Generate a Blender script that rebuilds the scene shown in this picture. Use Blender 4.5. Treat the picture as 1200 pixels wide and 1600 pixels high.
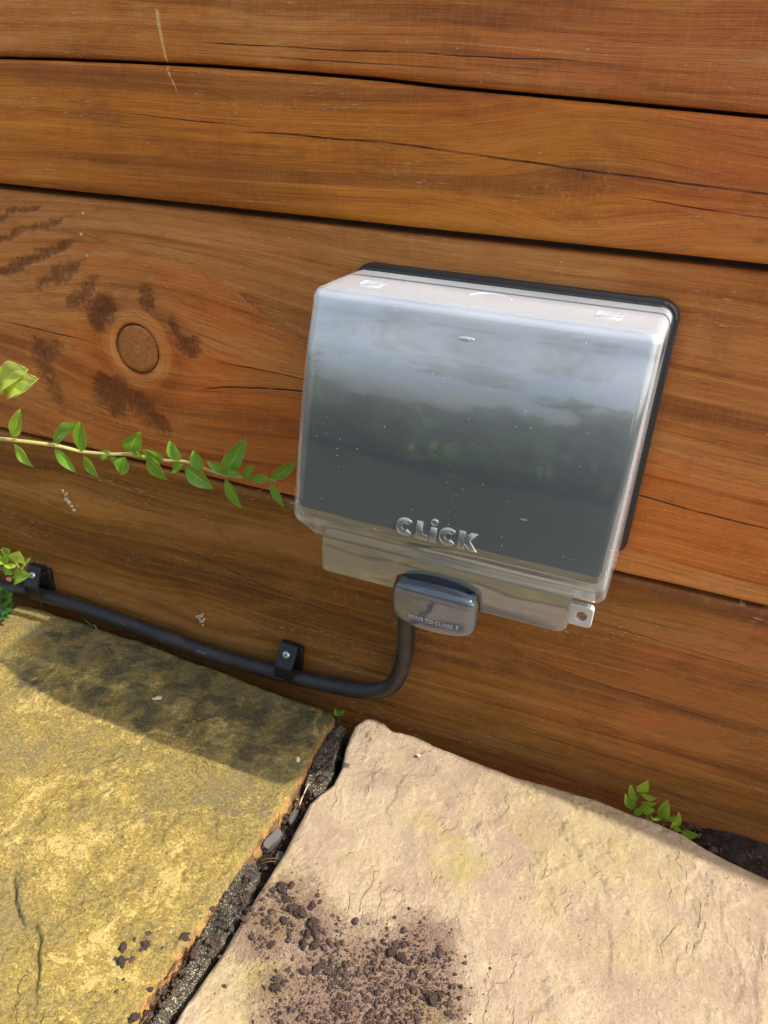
import bpy, bmesh, math, random
import numpy as np
from mathutils import Vector, Matrix

for _o in list(bpy.data.objects):
    bpy.data.objects.remove(_o)
scene = bpy.context.scene
COL = scene.collection

# ---------------------------------------------------------------- camera
cam_data = bpy.data.cameras.new('camera')
cam = bpy.data.objects.new('camera', cam_data)
COL.objects.link(cam)
_R = ((0.9276570724609355, 0.3692128072951813, 0.055984451791707315),
      (0.2149012292939633, -0.4052034545920906, -0.8886099380687678),
      (-0.3054010765553227, 0.8363564212199527, -0.4552341365967659))
_M = Matrix(((_R[0][0], -_R[1][0], -_R[2][0]), (_R[0][1], -_R[1][1], -_R[2][1]), (_R[0][2], -_R[1][2], -_R[2][2])))
cam.matrix_world = Matrix.Translation((0, -0.5, 0.468)) @ _M.to_4x4()
cam_data.sensor_fit = 'VERTICAL'
cam_data.sensor_height = 36.0
cam_data.lens = 36.0 * 1178.0 / 1600.0
cam_data.clip_start = 0.01
cam_data.clip_end = 300.0
scene.camera = cam

# ---------------------------------------------------------------- light
SUN_TO = Vector((0.857, 0.035, 1.0)).normalized()
SUN_EL = math.asin(SUN_TO.z)
SUN_AZ = math.atan2(SUN_TO.x, SUN_TO.y)
world = bpy.data.worlds.new('World')
scene.world = world
world.use_nodes = True
_wn = world.node_tree.nodes
_bg = _wn['Background']
_sky = _wn.new('ShaderNodeTexSky')
_sky.sky_type = 'NISHITA'
_sky.sun_disc = False
_sky.sun_elevation = SUN_EL
_sky.sun_rotation = SUN_AZ
_sky.air_density = 1.0
_sky.dust_density = 4.0
_sky.ozone_density = 1.0
world.node_tree.links.new(_sky.outputs[0], _bg.inputs[0])
_bg.inputs[1].default_value = 0.14
sun_data = bpy.data.lights.new('sun', 'SUN')
sun_data.energy = 2.8
sun_data.angle = math.radians(0.55)
sun_data.color = (1.0, 0.95, 0.87)
sun = bpy.data.objects.new('sun', sun_data)
COL.objects.link(sun)
sun.rotation_euler = (-SUN_TO).to_track_quat('-Z', 'Y').to_euler()
sun.location = SUN_TO * 5
scene.view_settings.view_transform = 'Standard'
scene.view_settings.look = 'None'
scene.view_settings.exposure = 1.15
scene.view_settings.gamma = 1.0
scene.view_settings.use_curve_mapping = False
scene.cycles.max_bounces = 10
scene.cycles.transparent_max_bounces = 16
scene.cycles.sample_clamp_indirect = 6.0
scene.cycles.use_denoising = True

# ---------------------------------------------------------------- helpers
def _hash(ix, iy, seed):
    h = (ix.astype(np.int64) * 374761393 + iy.astype(np.int64) * 668265263 + seed * 974711) & 0xFFFFFFFF
    h = ((h ^ (h >> 13)) * 1274126177) & 0xFFFFFFFF
    h = h ^ (h >> 16)
    return (h & 0xFFFF) / 65535.0

def vnoise(x, y, seed=0):
    x = np.asarray(x, float); y = np.asarray(y, float)
    ix = np.floor(x); iy = np.floor(y)
    fx = x - ix; fy = y - iy
    fx = fx * fx * (3 - 2 * fx); fy = fy * fy * (3 - 2 * fy)
    a = _hash(ix, iy, seed); b = _hash(ix + 1, iy, seed)
    c = _hash(ix, iy + 1, seed); d = _hash(ix + 1, iy + 1, seed)
    return (a * (1 - fx) + b * fx) * (1 - fy) + (c * (1 - fx) + d * fx) * fy

def fbm(x, y, seed=0, octv=4):
    """about -1..1"""
    s = 0.0; a = 0.5
    for k in range(octv):
        s = s + a * (vnoise(x, y, seed + 31 * k) * 2 - 1)
        x = x * 2.03 + 7.1; y = y * 2.03 + 3.7; a *= 0.5
    return s

def sstep(a, b, x):
    t = np.clip((x - a) / (b - a), 0, 1)
    return t * t * (3 - 2 * t)

def seg_dist(px, py, poly):
    """unsigned distance, signed side and arclength fraction to an open polyline"""
    best = np.full(np.shape(px), 1e9); side = np.zeros(np.shape(px)); fr = np.zeros(np.shape(px))
    n = len(poly) - 1
    for k in range(n):
        ax, ay = poly[k]; bx, by = poly[k + 1]
        dx, dy = bx - ax, by - ay
        l2 = dx * dx + dy * dy + 1e-12
        t = np.clip(((px - ax) * dx + (py - ay) * dy) / l2, 0, 1)
        ex = px - ax - t * dx; ey = py - ay - t * dy
        d = np.sqrt(ex * ex + ey * ey)
        m = d < best
        best = np.where(m, d, best)
        side = np.where(m, np.sign(dx * ey - dy * ex), side)
        fr = np.where(m, (k + t) / n, fr)
    return best, side, fr

def mesh_obj(name, verts, faces, mat=None, parent=None, smooth=True, attrs=None):
    me = bpy.data.meshes.new(name)
    me.from_pydata([tuple(map(float, v)) for v in verts], [], [tuple(int(i) for i in f) for f in faces])
    me.update()
    if smooth:
        me.polygons.foreach_set('use_smooth', [True] * len(me.polygons))
    if attrs:
        for k, v in attrs.items():
            a = me.attributes.new(k, 'FLOAT', 'POINT')
            a.data.foreach_set('value', np.asarray(v, dtype=np.float32).ravel())
    if mat:
        me.materials.append(mat)
    o = bpy.data.objects.new(name, me)
    COL.objects.link(o)
    if parent:
        o.parent = parent
    return o

def bm_obj(name, bm, mat=None, parent=None, smooth=True):
    bmesh.ops.recalc_face_normals(bm, faces=bm.faces)
    me = bpy.data.meshes.new(name)
    bm.to_mesh(me); bm.free()
    if smooth:
        me.polygons.foreach_set('use_smooth', [True] * len(me.polygons))
    if mat:
        me.materials.append(mat)
    o = bpy.data.objects.new(name, me)
    COL.objects.link(o)
    if parent:
        o.parent = parent
    return o

def autosmooth(o, ang=35):
    me = o.data
    me.polygons.foreach_set('use_smooth', [True] * len(me.polygons))
    try:
        me.set_sharp_from_angle(angle=math.radians(ang))
    except Exception:
        pass
    return o

def tag(o, label=None, cat=None, group=None, kind=None):
    if label: o['label'] = label
    if cat: o['category'] = cat
    if group: o['group'] = group
    if kind: o['kind'] = kind
    return o

def empty(name, loc=(0, 0, 0)):
    o = bpy.data.objects.new(name, None)
    o.empty_display_size = 0.02
    o.location = loc
    COL.objects.link(o)
    return o

def adopt(child, root):
    """parent a child whose mesh is in world coordinates, keeping it in place"""
    child.parent = root
    child.matrix_parent_inverse = Matrix.Translation(root.location).inverted()
    return child

def catmull(pts, per=8):
    P = [np.array(p, float) for p in pts]
    P = [2 * P[0] - P[1]] + P + [2 * P[-1] - P[-2]]
    out = []
    for i in range(1, len(P) - 2):
        for k in range(per):
            t = k / per
            a, b, c, d = P[i - 1], P[i], P[i + 1], P[i + 2]
            out.append(0.5 * (2 * b + (c - a) * t + (2 * a - 5 * b + 4 * c - d) * t * t + (3 * b - a - 3 * c + d) * t ** 3))
    out.append(P[-2])
    return out

def tube_data(pts, rad, seg=10, base=0, cap=True):
    pts = [Vector(p) for p in pts]
    n = len(pts)
    vs, fs = [], []
    prev = None
    for i in range(n):
        t = (pts[min(i + 1, n - 1)] - pts[max(i - 1, 0)]).normalized()
        if prev is None:
            u = t.orthogonal().normalized()
        else:
            u = (prev - t * prev.dot(t)).normalized()
        prev = u
        v = t.cross(u)
        r = rad(i / (n - 1)) if callable(rad) else rad
        for k in range(seg):
            a = 2 * math.pi * k / seg
            vs.append(pts[i] + (u * math.cos(a) + v * math.sin(a)) * r)
    for i in range(n - 1):
        for k in range(seg):
            a = base + i * seg + k; b = base + i * seg + (k + 1) % seg
            fs.append((a, b, b + seg, a + seg))
    if cap:
        fs.append(tuple(base + k for k in reversed(range(seg))))
        fs.append(tuple(base + (n - 1) * seg + k for k in range(seg)))
    return vs, fs

def tube(name, pts, rad, mat, parent=None, seg=10):
    v, f = tube_data(pts, rad, seg)
    return mesh_obj(name, v, f, mat, parent)

def bevel_box(bm, lo, hi, r=0.001, seg=2):
    m = Matrix.Translation([(a + b) / 2 for a, b in zip(lo, hi)]) @ Matrix.Diagonal([b - a for a, b in zip(lo, hi)] + [1])
    g = bmesh.ops.create_cube(bm, size=1.0, matrix=m)
    es = list({e for v in g['verts'] for e in v.link_edges})
    if r > 0:
        bmesh.ops.bevel(bm, geom=es, offset=r, segments=seg, profile=0.5, affect='EDGES')

def rrect(x0, x1, z0, z1, r, n=6):
    pts = []
    for cx, cz, a0 in ((x1 - r, z1 - r, 0), (x0 + r, z1 - r, 90), (x0 + r, z0 + r, 180), (x1 - r, z0 + r, 270)):
        for k in range(n + 1):
            a = math.radians(a0 + 90 * k / n)
            pts.append((cx + r * math.cos(a), cz + r * math.sin(a)))
    return pts

def prism(bm, outline, y0, y1, bev=0.0, seg=2):
    """closed (x,z) outline extruded from y0 (front) back to y1, front edge bevelled"""
    a = [bm.verts.new((x, y0, z)) for x, z in outline]
    b = [bm.verts.new((x, y1, z)) for x, z in outline]
    n = len(a)
    f = bm.faces.new(a)
    bm.faces.new(list(reversed(b)))
    for i in range(n):
        bm.faces.new((a[i], b[i], b[(i + 1) % n], a[(i + 1) % n]))
    if bev > 0:
        bmesh.ops.bevel(bm, geom=list(f.edges), offset=bev, segments=seg, profile=0.5, affect='EDGES')

class NT:
    """small node-graph writer"""
    def __init__(self, name):
        self.m = bpy.data.materials.new(name)
        self.m.use_nodes = True
        self.t = self.m.node_tree
        self.t.nodes.clear()
        self.out = self.t.nodes.new('ShaderNodeOutputMaterial')
    def n(self, typ, **kw):
        nd = self.t.nodes.new(typ)
        for k, v in kw.items():
            setattr(nd, k, v)
        return nd
    def l(self, a, b):
        self.t.links.new(a, b)
    def put(self, sock, v):
        if isinstance(v, bpy.types.NodeSocket):
            self.l(v, sock)
        elif isinstance(v, (tuple, list)) and len(v) == 3 and sock.type == 'RGBA':
            sock.default_value = (*v, 1)
        else:
            sock.default_value = v
    def math(self, op, a, b=None, c=None, clamp=False):
        nd = self.n('ShaderNodeMath', operation=op, use_clamp=clamp)
        self.put(nd.inputs[0], a)
        if b is not None: self.put(nd.inputs[1], b)
        if c is not None: self.put(nd.inputs[2], c)
        return nd.outputs[0]
    def mix(self, f, a, b, mode='MIX'):
        nd = self.n('ShaderNodeMix', data_type='RGBA', blend_type=mode)
        nd.clamp_factor = True
        self.put(nd.inputs[0], f); self.put(nd.inputs[6], a); self.put(nd.inputs[7], b)
        return nd.outputs[2]
    def attr(self, name):
        return self.n('ShaderNodeAttribute', attribute_name=name).outputs['Fac']
    def obj(self):
        return self.n('ShaderNodeTexCoord').outputs['Object']
    def xyz(self, v):
        s = self.n('ShaderNodeSeparateXYZ'); self.l(v, s.inputs[0]); return s.outputs
    def vec(self, x, y, z):
        c = self.n('ShaderNodeCombineXYZ')
        for i, v in enumerate((x, y, z)): self.put(c.inputs[i], v)
        return c.outputs[0]
    def scale(self, v, s):
        nd = self.n('ShaderNodeMapping')
        self.l(v, nd.inputs[0]); nd.inputs['Scale'].default_value = s if isinstance(s, (tuple, list)) else (s, s, s)
        return nd.outputs[0]
    def noise(self, v, s=1.0, det=4.0, rough=0.55, dist=0.0):
        nd = self.n('ShaderNodeTexNoise')
        if v is not None: self.l(v, nd.inputs['Vector'])
        nd.inputs['Scale'].default_value = s; nd.inputs['Detail'].default_value = det
        nd.inputs['Roughness'].default_value = rough; nd.inputs['Distortion'].default_value = dist
        return nd.outputs['Fac']
    def voro(self, v, s, feature='F1', out='Distance', rnd=1.0):
        nd = self.n('ShaderNodeTexVoronoi', feature=feature)
        self.l(v, nd.inputs['Vector']); nd.inputs['Scale'].default_value = s
        nd.inputs['Randomness'].default_value = rnd
        return nd.outputs[out]
    def map(self, v, a, b, c=0.0, d=1.0, smooth=True):
        nd = self.n('ShaderNodeMapRange', interpolation_type='SMOOTHSTEP' if smooth else 'LINEAR')
        self.put(nd.inputs[0], v)
        for i, q in enumerate((a, b, c, d)): nd.inputs[i + 1].default_value = q
        return nd.outputs[0]
    def ramp(self, f, stops):
        nd = self.n('ShaderNodeValToRGB')
        self.put(nd.inputs[0], f)
        el = nd.color_ramp.elements
        while len(el) < len(stops): el.new(0.5)
        for e, (p, c) in zip(el, stops):
            e.position = p; e.color = (*c, 1)
        return nd.outputs[0]
    def bump(self, h, strength=0.5, dist=0.001, normal=None):
        nd = self.n('ShaderNodeBump')
        nd.inputs['Strength'].default_value = strength; nd.inputs['Distance'].default_value = dist
        self.put(nd.inputs['Height'], h)
        if normal is not None: self.l(normal, nd.inputs['Normal'])
        return nd.outputs[0]
    def bsdf(self, col, rough=0.6, normal=None, spec=0.5, **kw):
        p = self.n('ShaderNodeBsdfPrincipled')
        self.put(p.inputs['Base Color'], col); self.put(p.inputs['Roughness'], rough)
        self.put(p.inputs['Specular IOR Level'], spec)
        for k, v in kw.items(): self.put(p.inputs[k], v)
        if normal is not None: self.l(normal, p.inputs['Normal'])
        return p.outputs[0]
    def done(self, sh):
        self.l(sh, self.out.inputs[0]); return self.m

def plain(name, col, rough=0.5, spec=0.5, bump=0.0, bscale=800, var=0.12, **kw):
    t = NT(name)
    o = t.obj()
    nz = t.noise(o, 60, 5, 0.6)
    c = t.mix(nz, tuple(x * (1 - var) for x in col), tuple(min(1, x * (1 + var)) for x in col))
    nrm = t.bump(t.noise(o, bscale, 3), bump, 0.0005) if bump > 0 else None
    return t.done(t.bsdf(c, rough, nrm, spec, **kw))

# ---- places measured for the small things (metres; x along the wall, y out of it is negative, z up)
STEM = [(-0.5588, -0.058, 0.2045), (-0.5204, -0.052, 0.2088), (-0.5008, -0.05, 0.2102), (-0.4704, -0.042, 0.2094), (-0.4513, -0.03, 0.203), (-0.4239, -0.026, 0.2049), (-0.4086, -0.024, 0.2073), (-0.3863, -0.023, 0.208), (-0.371, -0.022, 0.2086), (-0.3518, -0.022, 0.2115), (-0.3259, -0.024, 0.2098), (-0.312, -0.025, 0.2092), (-0.2958, -0.024, 0.2106), (-0.2736, -0.022, 0.2136), (-0.2667, -0.022, 0.2129)]
STEM_LEAVES = [(-0.5043, -0.0515, 0.2135, -0.4909, -0.0555, 0.2405, 0.44, 0.22), (-0.5057, -0.0515, 0.2069, -0.4832, -0.0569, 0.1922, 0.44, 0.22), (-0.4688, -0.0429, 0.2124, -0.4421, -0.0459, 0.2365, 0.42, -0.47), (-0.4698, -0.0429, 0.2068, -0.4483, -0.0459, 0.1901, 0.38, 0.21), (-0.4508, -0.0313, 0.2044, -0.4509, -0.0307, 0.2313, 0.56, 0.05), (-0.4508, -0.031, 0.2004, -0.4344, -0.034, 0.1833, 0.5, 0.37), (-0.4351, -0.0287, 0.1999, -0.4243, -0.0289, 0.2089, 0.8, -0.17), (-0.4074, -0.025, 0.2103, -0.3924, -0.028, 0.2298, 0.62, 0.28), (-0.4252, -0.0273, 0.2024, -0.4117, -0.0277, 0.1969, 0.6, 0.47), (-0.41, -0.0253, 0.2049, -0.4155, -0.0283, 0.1884, 0.75, 0.0), (-0.3926, -0.0243, 0.2067, -0.404, -0.0258, 0.2157, 0.6, -0.48), (-0.3725, -0.0232, 0.211, -0.3913, -0.0262, 0.2152, 0.6, -0.48), (-0.3882, -0.0241, 0.2127, -0.3699, -0.0271, 0.1901, 0.52, 0.24), (-0.3573, -0.023, 0.2118, -0.3662, -0.0244, 0.2274, 0.7, -0.26), (-0.3519, -0.023, 0.2102, -0.3662, -0.026, 0.2013, 0.5, 0.27), (-0.3342, -0.0243, 0.2099, -0.3431, -0.025, 0.2237, 0.85, -0.32), (-0.3522, -0.023, 0.2071, -0.3252, -0.026, 0.1945, 0.48, 0.02), (-0.3111, -0.026, 0.2133, -0.3235, -0.0328, 0.2215, 0.5, 0.03), (-0.3118, -0.026, 0.2102, -0.2938, -0.0288, 0.2409, 0.42, 0.01), (-0.3116, -0.026, 0.2132, -0.2913, -0.0349, 0.2194, 0.45, 0.26), (-0.3114, -0.026, 0.208, -0.2959, -0.0295, 0.1814, 0.42, 0.4), (-0.2952, -0.025, 0.2105, -0.281, -0.0345, 0.228, 0.4, -0.21), (-0.2719, -0.023, 0.2144, -0.2875, -0.0307, 0.2141, 0.45, -0.02), (-0.2726, -0.023, 0.212, -0.257, -0.0273, 0.194, 0.42, 0.45), (-0.2707, -0.023, 0.2147, -0.2501, -0.0224, 0.231, 0.42, 0.2)]
SPRIG_LEAVES = [(-0.51, -0.052, 0.2576, -0.4772, -0.06, 0.2818, 0.62, -0.2), (-0.5013, -0.055, 0.2553, -0.4642, -0.063, 0.2768, 0.5, 0.0), (-0.4934, -0.058, 0.2556, -0.459, -0.066, 0.2723, 0.42, 0.2), (-0.5138, -0.05, 0.2531, -0.4943, -0.058, 0.2609, 0.5, 0.4), (-0.5208, -0.05, 0.253, -0.5008, -0.058, 0.2738, 0.5, 0.6000000000000001)]
SPRIG_STEM = [(-0.5773, -0.05, 0.2246), (-0.5355, -0.05, 0.2448), (-0.5122, -0.05, 0.2539), (-0.5027, -0.05, 0.2533)]
BUSH_LEAVES = [(-0.548, -0.046, 0.0801, -0.5378, -0.05, 0.0931, 0.8, -0.375), (-0.5377, -0.046, 0.0727, -0.5452, -0.054, 0.075, 0.52, -0.125), (-0.5315, -0.046, 0.0774, -0.518, -0.058, 0.1002, 0.55, 0.125), (-0.5345, -0.046, 0.0598, -0.5359, -0.05, 0.0659, 0.7, 0.375), (-0.5472, -0.046, 0.0779, -0.544, -0.054, 0.0935, 0.6, -0.375), (-0.5487, -0.046, 0.0769, -0.5477, -0.058, 0.0795, 0.6, -0.125), (-0.5452, -0.046, 0.0689, -0.5534, -0.05, 0.0615, 0.7, 0.125), (-0.548, -0.046, 0.0741, -0.5471, -0.054, 0.0857, 0.6, 0.375), (-0.5437, -0.046, 0.0571, -0.518, -0.058, 0.0759, 0.5, -0.375), (-0.5514, -0.046, 0.0647, -0.5406, -0.05, 0.0651, 0.6, -0.125)]
BUSH_STEMS = [[(-0.5363, -0.044, 0.0545), (-0.5357, -0.044, 0.0668), (-0.5405, -0.044, 0.0751), (-0.5482, -0.044, 0.0796), (-0.5552, -0.044, 0.0806)], [(-0.5379, -0.044, 0.0565), (-0.5473, -0.044, 0.0562), (-0.5558, -0.044, 0.0599), (-0.5662, -0.044, 0.0619)]]
BUD = (-0.5456, -0.05, 0.0577)
SPROUT_A = [(0.0516, -0.017, 0.0003, 0.045, -0.019, 0.0157, 0.42, -0.375), (0.0528, -0.017, 0.0112, 0.0558, -0.022, 0.0281, 0.5, -0.125), (0.0539, -0.017, 0.0099, 0.0652, -0.025, 0.0174, 0.4, 0.125), (0.0545, -0.017, 0.0017, 0.0679, -0.019, 0.0077, 0.48, 0.375), (0.0519, -0.017, -0.0078, 0.0435, -0.022, 0.0067, 0.42, -0.375), (0.0565, -0.017, -0.0051, 0.0653, -0.025, 0.0047, 0.55, -0.125), (0.0572, -0.017, -0.0048, 0.0537, -0.019, -0.0114, 0.75, 0.125), (0.0627, -0.017, -0.0092, 0.0652, -0.022, -0.0093, 0.7, 0.375), (0.065, -0.017, -0.0074, 0.0675, -0.025, -0.004, 0.6, -0.375), (0.0516, -0.017, 0.0003, 0.0508, -0.019, -0.0081, 0.45, -0.125)]
SPROUT_B = [(0.0744, -0.017, -0.0107, 0.0734, -0.019, 0.0136, 0.36, -0.375), (0.0738, -0.017, -0.0063, 0.0676, -0.022, -0.0072, 0.5, -0.125), (0.0749, -0.017, -0.0093, 0.083, -0.025, 0.0071, 0.36, 0.125), (0.0826, -0.017, -0.0153, 0.0868, -0.019, 0.0026, 0.46, 0.375), (0.0835, -0.017, -0.0125, 0.0888, -0.022, -0.0092, 0.6, -0.375), (0.0906, -0.017, -0.0161, 0.1005, -0.025, -0.0055, 0.5, -0.125), (0.0766, -0.017, -0.012, 0.0759, -0.019, -0.0133, 0.5, 0.125)]
SPROUT_A_STEM = [(0.0577, -0.017, -0.018), (0.054, -0.017, -0.0087), (0.0527, -0.017, 0.0001), (0.0531, -0.017, 0.0079), (0.053, -0.017, 0.0122)]
SPROUT_B_STEM = [(0.0778, -0.017, -0.0225), (0.0745, -0.017, -0.0146), (0.0742, -0.017, -0.01)]
SEEDLING = [(-0.2067, -0.02, -0.0078, -0.21, -0.022, -0.0005, 0.6, 0.2), (-0.2067, -0.02, -0.0078, -0.2009, -0.022, 0.0017, 0.5, 0.2)]
BLADE = [(-0.4781, -0.017, 0.001), (-0.4847, -0.017, 0.0015), (-0.4918, -0.017, 0.0072)]
LOBED = [(-0.5698, -0.05, 0.0193, -0.5465, -0.052, 0.0288, 0.6, -0.4), (-0.5705, -0.05, 0.0165, -0.5509, -0.052, 0.0148, 0.5, -0.2), (-0.568, -0.05, 0.0211, -0.5499, -0.052, 0.0378, 0.5, 0.0), (-0.5726, -0.05, 0.0133, -0.5637, -0.052, 0.0069, 0.5, 0.2), (-0.5677, -0.05, 0.0225, -0.5595, -0.052, 0.0375, 0.45, 0.4)]
L_LEDGES = [[(-0.3516, -0.1271), (-0.336, -0.1333), (-0.3098, -0.1404), (-0.2926, -0.1568), (-0.2679, -0.171), (-0.2528, -0.1723), (-0.2425, -0.1756), (-0.2313, -0.1908)], [(-0.3411, -0.2556), (-0.3328, -0.2668), (-0.3194, -0.2789), (-0.3042, -0.2862), (-0.2957, -0.2854), (-0.2892, -0.2896), (-0.272, -0.3096), (-0.254, -0.3316)]]
R_LEDGES = [[(-0.1711, -0.09), (-0.154, -0.0773), (-0.1317, -0.07), (-0.113, -0.0796), (-0.1099, -0.0922), (-0.1196, -0.1017)], [(-0.1408, -0.1213), (-0.1369, -0.1212), (-0.1314, -0.1121), (-0.1315, -0.1054)], [(0.0499, -0.1794), (0.0503, -0.1573), (0.0457, -0.1356), (0.0349, -0.1252), (0.0339, -0.1097)], [(0.0715, -0.1614), (0.0736, -0.1354), (0.0635, -0.1125), (0.0688, -0.0969)], [(0.1223, -0.1663), (0.1304, -0.1356), (0.1172, -0.1039), (0.1153, -0.0788)], [(-0.004, -0.1719), (0.0078, -0.1679), (0.0101, -0.1464)], [(-0.0415, -0.1181), (-0.0325, -0.1255), (-0.0159, -0.1373)], [(0.0839, -0.0762), (0.0906, -0.0789), (0.1043, -0.0555)], [(0.1362, -0.1542), (0.1358, -0.1419), (0.1444, -0.0792)]]
L_CLODS = [(-0.2373, -0.2756, 10), (-0.2342, -0.2683, 7), (-0.2257, -0.2687, 9), (-0.2323, -0.2836, 12), (-0.2276, -0.2793, 8), (-0.2289, -0.2618, 8), (-0.2258, -0.2723, 6), (-0.2372, -0.2836, 6)]
R_CLODS = [(-0.1674, -0.1985, 14), (-0.1709, -0.2027, 8), (-0.1621, -0.1945, 9), (-0.1603, -0.2043, 9), (-0.1539, -0.2091, 12), (-0.1467, -0.2099, 13), (-0.1542, -0.2192, 9), (-0.136, -0.2135, 17), (-0.136, -0.2217, 10), (-0.1421, -0.1935, 6), (-0.145, -0.2294, 8), (-0.1352, -0.2288, 12), (-0.1285, -0.2258, 12), (-0.1422, -0.2019, 9), (-0.1388, -0.1973, 8), (-0.1709, -0.2167, 8), (-0.1732, -0.2227, 7), (-0.1536, -0.2364, 9), (-0.1671, -0.2373, 8), (-0.0794, -0.1933, 7), (-0.0816, -0.2107, 12), (-0.0745, -0.2112, 11), (-0.0838, -0.2184, 8), (-0.1054, -0.2292, 7), (-0.1206, -0.239, 10), (-0.1136, -0.2381, 8), (-0.1385, -0.2595, 10), (-0.0489, -0.2275, 13), (-0.0461, -0.2238, 10), (-0.0817, -0.177, 4), (-0.1127, -0.2171, 6), (-0.0375, -0.2317, 6), (-0.0725, -0.2469, 7)]
J_CLODS = [(-0.2079, -0.2539, 11), (-0.207, -0.2895, 6), (-0.2004, -0.3018, 9), (-0.2056, -0.3067, 10)]
R_CRUMB = [(-0.1562, -0.2101, 32), (-0.1384, -0.217, 28), (-0.1598, -0.2336, 26), (-0.1732, -0.2227, 20), (-0.1143, -0.2384, 36), (-0.0938, -0.2358, 50), (-0.0772, -0.2133, 30), (-0.134, -0.2597, 26), (-0.0956, -0.251, 55), (-0.071, -0.2403, 50), (-0.0432, -0.2262, 22), (-0.065, -0.1988, 30), (-0.1149, -0.2634, 40), (-0.0643, -0.225, 40)]
L_CRUMB = [(-0.2309, -0.2764, 22), (-0.2278, -0.2659, 12)]
SHARDS = [(-0.1963, -0.1575, -0.012), (-0.1944, -0.149, -0.012), (-0.197, -0.1658, -0.012), (-0.1865, -0.1665, -0.012)]
NEEDLES = [((-0.1914, -0.1256, -0.006), (-0.1934, -0.1063, -0.003)), ((-0.1946, -0.1818, -0.006), (-0.182, -0.1764, -0.003)), ((-0.1921, -0.1836, -0.006), (-0.1828, -0.1796, -0.003)), ((-0.2048, -0.2783, -0.006), (-0.2017, -0.2651, -0.003)), ((-0.1923, -0.1375, -0.006), (-0.1922, -0.1165, -0.003)), ((-0.2115, -0.2401, -0.006), (-0.2037, -0.2532, -0.003))]
CHIPS = [(-0.3579, -0.0789), (-0.211, -0.0899), (-0.1218, -0.0446)]
M1 = [(-0.1937, -0.0316), (-0.1944, -0.0423), (-0.1912, -0.0559), (-0.1859, -0.0712), (-0.1809, -0.0843), (-0.1804, -0.1025), (-0.1849, -0.1117), (-0.1952, -0.1093), (-0.2012, -0.0952), (-0.2038, -0.0795), (-0.2039, -0.0635), (-0.2037, -0.045), (-0.2004, -0.0321)]
M2 = [(-0.2066, -0.1909), (-0.1953, -0.1853), (-0.1894, -0.19), (-0.1841, -0.2171), (-0.1856, -0.2423), (-0.1866, -0.2697), (-0.1881, -0.2988), (-0.1879, -0.3209), (-0.1977, -0.3251), (-0.1978, -0.2991), (-0.1984, -0.2662), (-0.2018, -0.2399), (-0.2049, -0.216)]
B2_TOP = [(-0.5333, 0.4972), (-0.5083, 0.4972), (-0.4463, 0.4979), (-0.3204, 0.4969), (-0.2826, 0.4962), (-0.2005, 0.4936), (-0.1586, 0.491), (-0.0629, 0.4873), (0.022, 0.484)]

# drying cracks of each sleeper: course (x, z) and half width; scratches likewise
CHECKS = {
    'second': [([(-0.3172, 0.4593), (-0.26, 0.4597), (-0.1984, 0.4587), (-0.13, 0.4552), (-0.0748, 0.4512), (0.0319, 0.4466), (0.20, 0.441)], 0.00045), ([(-0.06, 0.4400), (0.02, 0.4340), (0.12, 0.432)], 0.00030), ([(-0.42, 0.4660), (-0.34, 0.4635), (-0.27, 0.4615)], 0.00025)],
    'third': [([(-0.3476, 0.2934), (-0.30, 0.2945), (-0.2557, 0.2926), (-0.2, 0.291)], 0.00040), ([(-0.3685, 0.2620), (-0.3279, 0.2737), (-0.2900, 0.2790), (-0.2557, 0.2827), (-0.20, 0.286)], 0.00055),
              ([(-0.57, 0.2970), (-0.47, 0.2925), (-0.43, 0.2890)], 0.00045), ([(-0.3330, 0.2600), (-0.2900, 0.2620), (-0.2500, 0.2635)], 0.00025),
              ([(-0.04, 0.2570), (0.04, 0.2500), (0.12, 0.246)], 0.00045)],
    'top': [([(-0.36, 0.5110), (-0.22, 0.5085), (-0.06, 0.506)], 0.00030), ([(-0.30, 0.5035), (-0.20, 0.5020), (-0.12, 0.500)], 0.00025), ([(0.0, 0.510), (0.06, 0.508), (0.15, 0.507)], 0.00025)],
    'bottom': [([(-0.42, 0.120), (-0.30, 0.096), (-0.20, 0.083)], 0.00022), ([(-0.08, 0.150), (0.02, 0.143), (0.14, 0.138)], 0.00022), ([(-0.10, 0.100), (0.0, 0.091), (0.12, 0.086)], 0.00022)],
}
SCRATCH = [(-0.3645, 0.530), (-0.3637, 0.5248), (-0.3611, 0.5084), (-0.3582, 0.4935), (-0.3503, 0.4780)]

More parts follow.
